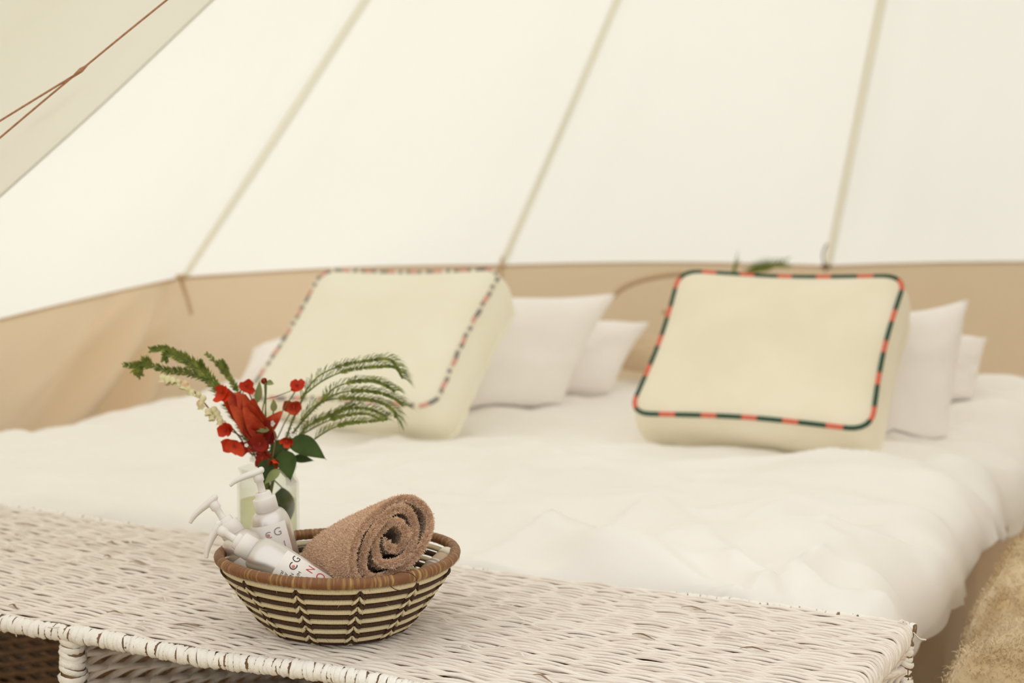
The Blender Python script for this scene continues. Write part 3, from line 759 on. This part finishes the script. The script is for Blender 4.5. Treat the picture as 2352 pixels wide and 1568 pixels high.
# ------------------------------------------------------------------ rolled towel
def towel():
    Fc = at(903, 1240, 1.655); Bc = at(772, 1284, 1.795)
    ax = (Fc-Bc); L = ax.length; ax.normalize()
    p = Vector((0, 0, 1)).cross(ax).normalized()           # sideways, towards picture right
    if p.x < 0: p = -p
    q = ax.cross(p); q = q if q.z > 0 else -q
    ca, sa = math.cos(R(38)), math.sin(R(38))
    T = 3.25*2*math.pi; NT = 260; half = .0031
    def cen(th, s):                                        # centre line of the roll at angle th, s along the axis 0..1
        f = th/T; r = .0065+.0440*f**.92
        r += .0020*math.sin(2.3*th+1)+.0011*math.sin(5.1*th)
        sh = 1-.10*(1-s)**2
        a = th+2.05 - .12*(1-s)
        x = r*1.33*math.cos(a)*sh; y = r*.84*math.sin(a)*sh
        if f > .9: x -= 0
        return x*ca-y*sa, x*sa+y*ca
    root = thing('rolled_towel', 'fluffy brown terry towel rolled up and lying in the coiled basket', 'towel')
    LS = 20; V = []; 
    base = np.zeros((LS+1, NT+1, 2, 3)); NRM = np.zeros((LS+1, NT+1, 3))
    for i in range(LS+1):
        s = i/LS
        for j in range(NT+1):
            th = T*j/NT; x, y = cen(th, s); x2, y2 = cen(th+.03, s); tx, ty = x2-x, y2-y; l = math.hypot(tx, ty); nx, ny = ty/l, -tx/l
            zoff = (.004*math.sin(th*1.7)+.003*math.sin(th*4.1)) * s
            c0 = Bc+ax*(L*s+zoff); hh = half*(1-.15*math.sin(s*22+th*.3)**2)
            for m_, sg in enumerate((1, -1)):
                base[i, j, m_] = c0+p*(x+nx*hh*sg)+q*(y+ny*hh*sg)
            NRM[i, j] = p*nx+q*ny
    idx = np.arange((LS+1)*(NT+1)*2).reshape(LS+1, NT+1, 2)
    Q = [np.stack([idx[:-1, :-1, m_], idx[1:, :-1, m_], idx[1:, 1:, m_], idx[:-1, 1:, m_]], -1).reshape(-1, 4) for m_ in (0, 1)]
    for e in (0, LS): Q.append(np.stack([idx[e, :-1, 0], idx[e, 1:, 0], idx[e, 1:, 1], idx[e, :-1, 1]], -1).reshape(-1, 4))
    for e in (0, NT): Q.append(np.stack([idx[:-1, e, 0], idx[1:, e, 0], idx[1:, e, 1], idx[:-1, e, 1]], -1).reshape(-1, 4))
    link('towel_cloth', mesh_np('towel_cloth', base.reshape(-1, 3), np.concatenate(Q), M['towel']), root)
    # terry loops: on the outside turn, and over the rolled end
    def strands(P, D, Lm, n, wd=.00033):
        D = D/np.linalg.norm(D, axis=1)[:, None]
        sd_ = np.cross(D, rng.normal(0, 1, (n, 3))); sd_ /= np.linalg.norm(sd_, axis=1)[:, None]
        cu = rng.normal(0, .55, (n, 3)); Ln = (Lm*rng.uniform(.6, 1.25, n))[:, None]
        p0 = P; p1 = P+D*Ln*.55+cu*Ln*.15; p2 = P+D*Ln*.95+cu*Ln*.5; wv = sd_*wd
        V = np.stack([p0-wv, p0+wv, p1+wv, p1-wv, p2+wv*.6, p2-wv*.6], 1).reshape(-1, 3); i0 = np.arange(n)*6
        return V, np.concatenate([np.stack([i0, i0+1, i0+2, i0+3], 1), np.stack([i0+3, i0+2, i0+4, i0+5], 1)])
    def samp(s, tf, m_):
        fi = s*LS; fj = tf*NT; i = np.minimum(fi.astype(int), LS-1); j = np.minimum(fj.astype(int), NT-1); a = (fi-i)[:, None]; c_ = (fj-j)[:, None]
        B = base[:, :, m_]
        P = (B[i, j]*(1-a)+B[i+1, j]*a)*(1-c_)+(B[i, j+1]*(1-a)+B[i+1, j+1]*a)*c_
        return P, NRM[i, j]
    n1 = 85000; P, N_ = samp(rng.random(n1), rng.uniform(.70, 1, n1), 0)
    V1, Q1 = strands(P, N_+rng.normal(0, .45, (n1, 3)), .0030, n1)
    n2 = 48000; tf = rng.random(n2)**.6; a, _ = samp(np.full(n2, .9999), tf, 0); c_, N2 = samp(np.full(n2, .9999), tf, 1)
    f = rng.random(n2)[:, None]; P = a*f+c_*(1-f); axn = np.array(ax)[None]
    D = axn*.8 + N2*(f-.5)*3.2 + rng.normal(0, .35, (n2, 3))
    V2, Q2 = strands(P, D, .0030, n2)
    n3 = 14000; tf = rng.random(n3)**.6; mm = rng.random(n3) < .5; ss = 1-rng.random(n3)**2*.12
    a, N3 = samp(np.minimum(ss, .9999), tf, 0); c_, _ = samp(np.minimum(ss, .9999), tf, 1); P = np.where(mm[:, None], a, c_)
    V3, Q3 = strands(P, np.where(mm[:, None], N3, -N3)+axn*.4+rng.normal(0, .4, (n3, 3)), .0019, n3)
    V = np.concatenate([V1, V2, V3]); Q = np.concatenate([Q1, Q2+len(V1), Q3+len(V1)+len(V2)])
    link('terry_pile', mesh_np('terry_pile', V, Q, M['pile']), root, kind='stuff')
    seat(root, Vector(((Fc+Bc)/2))-Vector((0, 0, .05)))
towel()
# small wrapped toiletry at the right behind the towel
g = thing('wrapped_soap', 'small beige and grey wrapped soap right of the towel in the basket', 'soap')
A_ = at(975, 1325, 1.70); B_ = at(1040, 1268, 1.735); dx = (B_-A_).normalized()
b = MB(); b.tube([A_, A_.lerp(B_, .06), A_.lerp(B_, .5), A_.lerp(B_, .94), B_], [.012, .0150, .0155, .0150, .010], 20, flat=.7); b.build('wrapper', M['tan'], g)
for f in (.34, .44):
    b = MB(); c = A_.lerp(B_, f); b.tube([c-dx*.0016, c, c+dx*.0016], [.0156, .0166, .0156], 20, flat=.7); b.build('band', M['paper'], g)
b = MB(); c = A_.lerp(B_, .82); b.tube([c-dx*.005, c+dx*.005], .0160, 20, flat=.7); b.build('band', M['cushion'], g)
seat(g, A_)

# ------------------------------------------------------------------ pump bottles
def text_mesh(s, size, font_name='t'):
    cu = bpy.data.curves.new('label_text', 'FONT'); cu.body = s; cu.size = size; cu.resolution_u = 3; cu.align_x = 'CENTER'; cu.align_y = 'CENTER'
    o = bpy.data.objects.new('tmp_text', cu); COL.objects.link(o); dg = bpy.context.evaluated_depsgraph_get(); dg.update()
    me = bpy.data.meshes.new_from_object(o.evaluated_get(dg)); bpy.data.objects.remove(o)
    return me
RB = .0245
def bottle(head_px, base_px, Yh, Yb, spout_dir, label, lab_rot, lab_z, texts):
    H = at(*head_px, Yh); Bp = at(*base_px, Yb); z = (H-Bp).normalized(); HT = .168; O = H-z*HT
    # label faces the camera
    v = (cam.location-O); v = (v-z*v.dot(z)).normalized(); yv = z.cross(v)
    M4 = Matrix((v, yv, z)).transposed().to_4x4(); M4.translation = O
    g = thing('pump_bottle', label, 'bottle', 'pump bottles in the basket')
    b = MB(); pr = [(0, 0), (RB-.004, 0), (RB-.001, .001), (RB, .004), (RB, .090)]
    pr += [(.0125+(RB-.0125)*math.cos(a)**.9, .090+.023*math.sin(a)) for a in np.linspace(.08, math.pi/2-.02, 9)] + [(.0115, .114), (.0115, .120)]
    b.lathe(pr, 40, M=M4); b.build('bottle_body', M['pearl'], g)
    b = MB(); b.lathe([(.0132, .1125), (.0145, .1130), (.0145, .1290), (.0138, .1300), (.0105, .1305), (.0100, .1360), (.0092, .1372), (.0050, .1374)], 36, M=M4)
    b.build('collar', M['plastic'], g)
    b = MB(); b.lathe([(.0046, .136), (.0044, .150), (.0062, .152), (.0066, .163), (0, .164)], 24, M=M4); b.build('pump_stem', M['plastic'], g)
    # spout: swells at the stem and tapers into a drooping nozzle
    sdv = Vector(spout_dir); sdv = (sdv-z*sdv.dot(z)).normalized()
    pts = [H-sdv*.0085-z*.001, H-sdv*.004-z*.004, H+sdv*.004-z*.0050, H+sdv*.014-z*.0056, H+sdv*.024-z*.0072, H+sdv*.031-z*.0095, H+sdv*.0365-z*.0125]
    b = MB(); b.tube(bez(pts, 4), list(np.interp(np.linspace(0, 1, 25), [0, .08, .25, .5, .75, 1], [.0034, .0066, .0078, .0068, .0054, .0034])), 12, flat=.62, up=z); b.build('spout', M['plastic'], g)
    z0, z1 = lab_z; a0, a1 = R(lab_rot-62), R(lab_rot+62)
    b = MB(); b.lathe([(RB+.0001, z0), (RB+.0004, z0+.0003), (RB+.0004, z1-.0003), (RB+.0001, z1)], 36, M=M4, a0=a0, a1=a1); lb = b.build('paper_label', M['paper'], g)
    for s, size, aa, zz, rot, mk in texts:
        if s == '*':                                    # little red flower
            b = MB()
            for k in range(8):
                t = k*math.pi/4
                pl = [(.0006, -.00025), (.0022, -.0005), (.0028, 0), (.0022, .0005), (.0006, .00025)]
                q = [(x*math.cos(t)-y*math.sin(t), x*math.sin(t)+y*math.cos(t)) for x, y in pl]
                V = []
                for x, y in q:
                    an = R(lab_rot+aa)+x*size/RB; V.append(M4 @ Vector(((RB+.0007)*math.cos(an), (RB+.0007)*math.sin(an), zz+y*size)))
                b.add(V, [(0, 1, 2, 3, 4)])
            b.build('printed_flower', M['inkr'], lb, smooth=False); continue
        me = text_mesh(s, size); cr, sr = math.cos(R(rot)), math.sin(R(rot))
        for vtx in me.vertices:
            x = vtx.co.x*cr-vtx.co.y*sr; y = vtx.co.x*sr+vtx.co.y*cr
            an = R(lab_rot+aa)+x/RB; vtx.co = M4 @ Vector(((RB+.0007)*math.cos(an), (RB+.0007)*math.sin(an), zz+y))
        me.materials.clear(); me.materials.append(M[mk]); me.name = 'label_text'
        link('label_text', me, lb)
    seat(g, O)
bottle((588, 1076), (668, 1369), 1.765, 1.775, (-1, -.15, 0), 'upright silver pump bottle at the back of the basket before the vase', -18, (.028, .099),
       [('C', .012, 2, .0865, 0, 'inkg'), ('*', .8, 2, .0865, 0, 'inkr'), ('G', .0145, 30, .0880, 0, 'inkg'), ('N', .013, 33, .0700, 0, 'inkg'), ('natural', .005, 0, .045, 0, 'inkg')])
bottle((481, 1143), (653, 1400), 1.735, 1.715, (-.9, -.1, -.3), 'silver pump bottle tilted left with its nozzle highest over the basket rim', -50, (.020, .085),
       [('C', .012, -10, .070, 0, 'ink')])
bottle((491, 1208), (754, 1372), 1.672, 1.655, (-.6, -.15, -1), 'frontmost silver pump bottle lying low with its nozzle drooping outside the basket', 0, (.004, .076),
       [('C', .0135, 21, .0590, 0, 'ink'), ('*', .85, 21, .0590, 0, 'inkr'), ('G', .0135, 46, .0610, 0, 'ink'), ('natural', .0056, -22, .0665, 0, 'ink'), ('BODY', .0056, -20, .0608, 0, 'ink'), ('LOTION', .0056, -20, .0550, 0, 'ink'), ('GERANIUM', .0056, -14, .0485, 0, 'ink'),
        ('N', .0130, 42, .0400, 0, 'inkr'), ('O', .0150, 38, .0250, 0, 'inkr'), ('I', .0150, 30, .0120, 0, 'inkr')])

# ------------------------------------------------------------------ vase and flowers
VY = 2.02; VC = at(617, 1200, VY); VC.z = TOP+.0045; VR = .0440; VH = .147
vase = thing('glass_vase', 'clear glass jar of water holding the flowers, behind the basket', 'vase')
MV = Matrix.Translation(VC)
b = MB(); b.lathe([(0, .0), (VR-.006, .0), (VR, .005), (VR, VH-.022), (VR-.004, VH-.014), (VR-.005, VH-.006), (VR-.002, VH), (VR-.0045, VH+.001), (VR-.008, VH-.006), (VR-.0075, VH-.014), (VR-.0035, VH-.023), (VR-.0035, .010), (VR-.008, .006), (0, .006)], 56, M=MV)
b.build('jar', M['glass'], vase)
b = MB(); b.lathe([(0, .0063), (VR-.009, .0063), (VR-.0042, .0105), (VR-.0042, .100), (0, .100)], 56, M=MV); b.build('water', M['water'], vase)
seat(vase, VC)
def fp(x, y, dy=0.0): return at(x, y, VY+dy)
def into_vase(x, y): return fp(x, y)
base_pts = [(-.012, -.006), (.010, -.010), (.018, .006), (-.006, .014), (.0, 0), (-.020, .004), (.024, -.004), (.008, .018)]
bi = 0
def vroot():
    global bi
    dx_, dy_ = base_pts[bi % len(base_pts)]; bi += 1
    return VC+Vector((dx_, dy_, .012)), VC+Vector((dx_*-.6, dy_*-.6, VH+.004))
def needles(lt, pts, ln, n_per, wd, droop=0.0, sides=(-1, 1), fwd=.8, taper=True):
    m = len(pts)
    for i in range(1, m):
        t = (pts[i]-pts[i-1]); tl = t.length; t.normalize()
        s_ = t.cross(Vector((0, 1, 0))).normalized()
        for k in range(n_per):
            p = pts[i-1].lerp(pts[i], random.random())
            f = i/m; l_ = ln*(1-.55*f if taper else 1)*random.uniform(.7, 1.15)
            for sg in sides:
                d = (t*fwd+s_*sg*random.uniform(.5, 1.1)+Vector((0, random.gauss(0, .5), 0))).normalized()
                q = p+d*l_*.55; e = p+d*l_+Vector((0, 0, -droop*l_))
                wv = t.cross(d).cross(d); wv = wv.normalized()*wd if wv.length > 1e-6 else s_*wd
                lt.add([p-wv*.5, p+wv*.5, q+wv, e, q-wv], [(0, 1, 2, 4), (4, 2, 3)])
# feathery green sprigs on the left
def sprig(paths, label, ln=.015, n_per=7, wd=.0008, droop=0):
    g = thing('feathery_sprig', label, 'greenery', 'stems in the glass vase'); r0, r1 = vroot()
    bs = MB(); bl = MB()
    for i, pth in enumerate(paths):
        pts = bez([fp(*q) for q in pth], 7)
        if i == 0: pts = bez([r0, r1]+[fp(*q) for q in pth], 7)
        N_ = len(pts); bs.tube(pts, [.0017*(1-.75*j/N_) for j in range(N_)], 6)
        needles(bl, pts if i else pts[12:], ln, n_per, wd, droop)
    bs.build('stem', M['stem'], g); bl.build('needles', M['needle'], g, kind='stuff'); seat(g, r0)
sprig([[(590, 1030, -.02), (545, 955, -.03), (505, 895, -.04), (462, 850, -.04), (415, 818, -.03), (380, 800, -.03), (345, 803, -.03)],
       [(455, 846, -.04), (420, 822, -.04), (385, 812, -.04), (378, 828, -.04)], [(480, 872, -.04), (462, 845, -.04), (456, 832, -.04)]],
      'long green feathery sprig reaching to the upper left of the vase', n_per=6)
sprig([[(585, 1030, -.01), (530, 940, -.02), (480, 875, -.02), (430, 855, -.02), (385, 850, -.02), (340, 838, -.02), (285, 838, -.02)],
       [(350, 842, -.02), (330, 832, -.02), (318, 850, -.02)], [(330, 838, -.02), (310, 845, -.02), (322, 862, -.02)]],
      'green feathery sprig bending lowest to the far left of the vase', n_per=5)
sprig([[(595, 1020, .02), (560, 930, .03), (538, 885, .03), (512, 848, .03), (474, 812, .03)], [(522, 862, .03), (514, 845, .03), (508, 828, .03)]],
      'short green feathery sprig standing above the red bloom', ln=.012, n_per=5)
# fern fronds on the right: arching ribs with drooping leaflets
def fern(stem, ribs, label):
    g = thing('fern_frond', label, 'fern', 'stems in the glass vase'); r0, r1 = vroot()
    bs = MB(); bl = MB(); pts = bez([r0, r1]+[fp(*q) for q in stem], 7); bs.tube(pts, [.0016]*len(pts), 6)
    needles(bl, pts[10:], .010, 2, .0005, .2)
    bs.build('stem', M['stem'], g); bl.build('leaflets', M['needle'], g, kind='stuff')
    for rb in ribs:
        bs = MB(); bl = MB(); pts = bez([fp(*q) for q in rb], 9); N_ = len(pts)
        bs.tube(pts, [.0013*(1-.7*j/N_) for j in range(N_)], 6); needles(bl, pts, .022, 3, .00035, .35, sides=(1,), fwd=1.0, taper=False); needles(bl, pts[N_//3:], .006, 5, .0007, 0)
        o = bs.build('rib', M['needle'], g); bl.build('leaflets', M['needle'], o, kind='stuff')
    seat(g, r0)
fern([(645, 1040, 0), (670, 970, .01), (700, 905, .02)],
     [[(690, 915, .02), (730, 865, .02), (790, 838, .02), (855, 827, .02), (895, 826, .02), (922, 856, .02)],
      [(700, 905, .03), (745, 872, .03), (800, 850, .03), (860, 843, .03), (905, 843, .03), (925, 868, .03)],
      [(742, 925, .01), (765, 893, .01), (810, 877, .01), (855, 875, .01), (885, 885, .01), (905, 898, .01)]],
     'upper fern frond arching over to the right of the vase')
fern([(640, 1045, .02), (680, 985, .03), (720, 940, .03), (748, 915, .03)],
     [[(735, 925, .04), (770, 905, .04), (820, 897, .04), (870, 902, .04), (905, 915, .04), (926, 932, .04)],
      [(690, 965, .03), (725, 930, .03), (775, 915, .03), (830, 916, .03), (875, 925, .03), (905, 945, .03), (908, 958, .03)],
      [(695, 985, .05), (745, 960, .05), (800, 938, .05), (850, 940, .05), (885, 955, .05)]],
     'middle fern frond with ribs drooping to the right of the vase')
fern([(645, 1050, .04), (680, 1010, .05), (700, 990, .05)],
     [[(680, 1005, .05), (720, 970, .05), (770, 950, .05), (815, 928, .05)],
      [(690, 1000, .04), (740, 972, .04), (790, 955, .04), (840, 950, .04), (880, 966, .04)],
      [(722, 1008, .02), (760, 985, .02), (800, 972, .02), (845, 968, .02), (888, 963, .02)]],
     'lowest fern frond spreading right above the big dark leaf')
# cream bell flowers on a bending stem
g = thing('bell_flower', 'bending stem of small cream bells with orange throats, left of the red bloom', 'flower', 'stems in the glass vase'); r0, r1 = vroot()
pts = bez([r0, r1]+[fp(*q) for q in [(575, 1040, -.04), (535, 985, -.05), (495, 955, -.05), (465, 920, -.05), (435, 890, -.05), (400, 872, -.05), (372, 868, -.05)]], 7)
b = MB(); b.tube(pts, .0012, 6); b.build('stem', M['stemb'], g)
for i, (x, y) in enumerate([(374, 868), (386, 872), (397, 873), (410, 876), (424, 884), (432, 892), (440, 902), (456, 905), (466, 915), (460, 928), (478, 945), (492, 942), (486, 958), (505, 966), (512, 975), (498, 950)]):
    c = fp(x, y, -.055+random.uniform(-.006, .006)); b = MB(); s = .0052*random.uniform(.8, 1.25)
    Mx = Matrix.Translation(c) @ Matrix.Rotation(random.uniform(-.6, .6), 4, 'Y') @ Matrix.Rotation(random.uniform(-.6, .6), 4, 'X')
    V = []
    k = 10
    for r_, z in ((.15, 1.0), (.75, .75), (.95, .1), (.7, -.5), (1.05, -1.0)):
        for j in range(k):
            rr_ = r_*(1+(.18*math.cos(5*2*math.pi*j/k) if z < -.9 else 0)); V.append(Mx @ Vector((rr_*s*math.cos(2*math.pi*j/k), rr_*s*math.sin(2*math.pi*j/k), z*s)))
    b.add(V, [(a_*k+j, a_*k+(j+1) % k, (a_+1)*k+(j+1) % k, (a_+1)*k+j) for a_ in range(4) for j in range(k)]); b.build('bell', M['bell'], g)
seat(g, r0)
def petal(b, base, tip, wd, nrm, cup=.25, fold=.0, k=8, mi=0, tipw=.1):
    base, tip = Vector(base), Vector(tip); ax = tip-base; L = ax.length; a = ax.normalized(); n = Vector(nrm); n = (n-a*n.dot(a)).normalized(); s = a.cross(n)
    P = []
    for i in range(k+1):
        t = i/k; w_ = wd*(math.sin(math.pi*(t**.75)*(1-tipw)+.12)); row = []
        for j in range(5):
            v = (j-2)/2
            row.append(base+ax*t+s*v*w_+n*(cup*L*math.sin(math.pi*t)*.5+fold*w_*v*v))
        P.append(row)
    b.grid(P, mi)
# big orange red bract flower
g = thing('red_bract_flower', 'large orange red flower with long pointed bracts, centre of the bouquet', 'flower', 'stems in the glass vase'); r0, r1 = vroot()
b = MB(); b.tube(bez([r0, r1, fp(600, 1010, -.02)], 6), .0022, 8); b.build('stem', M['stem'], g)
bas = fp(602, 1005, -.03)
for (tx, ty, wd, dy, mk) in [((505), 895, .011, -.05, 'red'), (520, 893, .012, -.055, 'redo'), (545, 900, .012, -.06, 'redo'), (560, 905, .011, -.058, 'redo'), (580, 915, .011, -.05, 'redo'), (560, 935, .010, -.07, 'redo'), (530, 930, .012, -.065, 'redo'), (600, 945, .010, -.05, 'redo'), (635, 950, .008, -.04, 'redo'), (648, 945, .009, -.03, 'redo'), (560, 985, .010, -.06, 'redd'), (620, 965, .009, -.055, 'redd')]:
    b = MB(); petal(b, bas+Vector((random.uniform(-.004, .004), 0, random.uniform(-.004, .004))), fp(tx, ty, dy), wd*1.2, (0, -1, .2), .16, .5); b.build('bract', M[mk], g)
seat(g, r0)
# small red blooms
def bloom(x, y, dy, s, label, mk='red', stem=True, face=(0, -1, .2), np_=5):
    g = thing('red_bloom', label, 'flower', 'stems in the glass vase'); c = fp(x, y, dy); f = Vector(face).normalized()
    e1 = f.cross(Vector((0, 0, 1))).normalized(); e2 = f.cross(e1)
    r0, r1 = vroot(); b = MB(); mid = r1.lerp(c, .5)+Vector((0, 0, .01)); b.tube(bez([r0, r1, mid, c-f*.3*s], 5), .0009, 5); b.build('stem', M['stem'], g)
    for k in range(np_):
        a = 2*math.pi*k/np_+random.uniform(-.3, .3); d = e1*math.cos(a)+e2*math.sin(a)
        b = MB(); petal(b, c-f*.004, c+d*s*random.uniform(.65, 1.25)+f*s*random.uniform(-.1, .7), s*random.uniform(.5, .75), f*1.0+d*.3, -.12, .35, tipw=.28); b.build('petal', M[mk], g)
    b = MB(); b.lathe([(0, .004), (.0018, .003), (.0022, 0), (0, -.003)], 10, M=Matrix.Translation(c+f*.003)); b.build('flower_centre', M['redd'], g)
    seat(g, r0)
bloom(566, 888, -.01, .0115, 'red bloom standing above the big bract flower', face=(.2, -1, .5))
bloom(512, 903, -.065, .0135, 'bright red bloom at the left tip of the big bract flower', face=(-.4, -1, .5))
bloom(682, 888, -.01, .0120, 'lone red bloom highest on the right, before the ferns', face=(.1, -1, .9))
bloom(674, 936, .0, .0130, 'orange red bloom among the ferns below the highest right one', 'redo', face=(.2, -1, .1))
bloom(520, 987, -.06, .0125, 'red bloom on the lower left edge of the bouquet', face=(-.4, -1, -.2))
bloom(538, 1022, -.07, .0165, 'larger red bloom at the lower left above the pump nozzle', face=(-.2, -1, -.5))
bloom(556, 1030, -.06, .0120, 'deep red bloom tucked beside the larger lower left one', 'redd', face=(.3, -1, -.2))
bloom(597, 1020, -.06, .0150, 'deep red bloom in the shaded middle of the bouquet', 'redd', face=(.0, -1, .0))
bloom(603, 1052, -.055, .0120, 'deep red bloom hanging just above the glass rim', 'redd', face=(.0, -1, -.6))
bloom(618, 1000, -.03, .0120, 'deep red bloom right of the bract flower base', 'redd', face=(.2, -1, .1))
bloom(659, 1012, -.05, .0090, 'small red bloom beside the big dark leaf', face=(0, -1, -.5))
bloom(629, 1060, -.065, .0095, 'small red bud drooping lowest over the glass rim', face=(0, -.8, -1))
bloom(607, 875, 0, .0048, 'tiny red bud on a thin upright stem', 'redd')
# leafy stems
def leafstem(leaves, label, mk='leafd'):
    g = thing('cut_foliage', label, 'leaves', 'stems in the glass vase'); r0, r1 = vroot()
    for (p0, p1, wd, dy0, dy1, cup, nr) in leaves:
        a = fp(*p0, dy0); c = fp(*p1, dy1)
        b = MB(); b.tube(bez([r1, r1.lerp(a, .5), a], 4), .0010, 5); b.build('stalk', M['stem'], g)
        b = MB(); petal(b, a, c, wd, nr, cup, .35, k=12, tipw=.02); o = b.build('leaf', M[mk], g)
    b = MB(); b.tube([r0, r1], .0013, 6); b.build('stem', M['stem'], g)
    seat(g, r0)
leafstem([((664, 1012), (750, 1055), .0165, -.04, -.05, .12, (.1, -.8, .7)), ((650, 1035), (668, 1105), .0145, -.05, -.07, .10, (.3, -1, .1)), ((672, 1052), (722, 1058), .0065, -.02, -.02, .05, (0, -1, .6))],
         'stem of broad dark green leaves on the right above the glass rim')
leafstem([((618, 1055), (603, 1112), .012, -.06, -.075, .08, (0, -1, .2)), ((640, 1010), (640, 1070), .012, -.045, -.05, .08, (.2, -1, .2)), 
          ((648, 1120), (650, 1225), .017, -.008, -.004, .02, (.3, -1, 0))],
         'stem of dark green leaves hanging before the glass rim')
leafstem([((642, 1078), (606, 1113), .0065, -.07, -.08, .1, (.3, -1, .6)), ((590, 925), (597, 872), .0055, -.01, -.01, .05, (.4, -1, 0)), ((612, 878), (630, 882), .0045, .0, .0, .1, (.1, -1, .6)), ((628, 945), (628, 915), .0050, -.01, -.01, .05, (.4, -1, 0)), ((620, 985), (588, 990), .0050, -.05, -.05, .05, (.0, -1, .6))],
         'stem of pale olive leaves through the middle of the bouquet', 'leafl')
# thin twigs and tiny white flowers
g = thing('twig', 'thin branching twig between the red bloom and the ferns', 'twig', 'stems in the glass vase'); r0, r1 = vroot()
b = MB(); b.tube(bez([r0, r1, fp(603, 960, -.02), fp(611, 905, -.01), fp(608, 875, 0)], 6), .0010, 5); b.build('stem', M['stem'], g)
b = MB(); b.tube(bez([fp(611, 916, -.01), fp(640, 908, -.01), fp(672, 896, -.01)], 6), .0006, 5); b.build('branch', M['stemb'], g)
b = MB(); b.tube(bez([fp(628, 985, -.06), fp(632, 1010, -.07), fp(626, 1050, -.07)], 6), .0009, 5); b.build('branch', M['stemb'], g); seat(g, r0)
def whiteflower(x, y, dy, s, lab):
    g = thing('white_flower', lab, 'flower', 'stems in the glass vase'); c = fp(x, y, dy); r0, r1 = vroot()
    b = MB(); b.tube(bez([r0, r1, c], 4), .0007, 5); b.build('stem', M['stem'], g)
    for k in range(5):
        a = 2*math.pi*k/5; d = Vector((math.cos(a), -.2, math.sin(a)))
        b = MB(); petal(b, c, c+d*s, s*.5, (0, -1, 0), -.1, .2, k=5); b.build('petal', M['white'], g)
    seat(g, r0)
whiteflower(668, 1106, -.055, .0085, 'white flower hanging over the right of the glass rim')
whiteflower(625, 972, -.05, .0045, 'tiny white flower near the tips of the bract flower')
whiteflower(672, 1000, -.055, .0035, 'tiny white flower left of the big dark leaf')
whiteflower(566, 1022, -.08, .0030, 'tiny white flower between the lower red blooms')
whiteflower(580, 1055, -.06, .0045, 'tiny white flower below the deep red blooms')

bpy.context.view_layer.update()
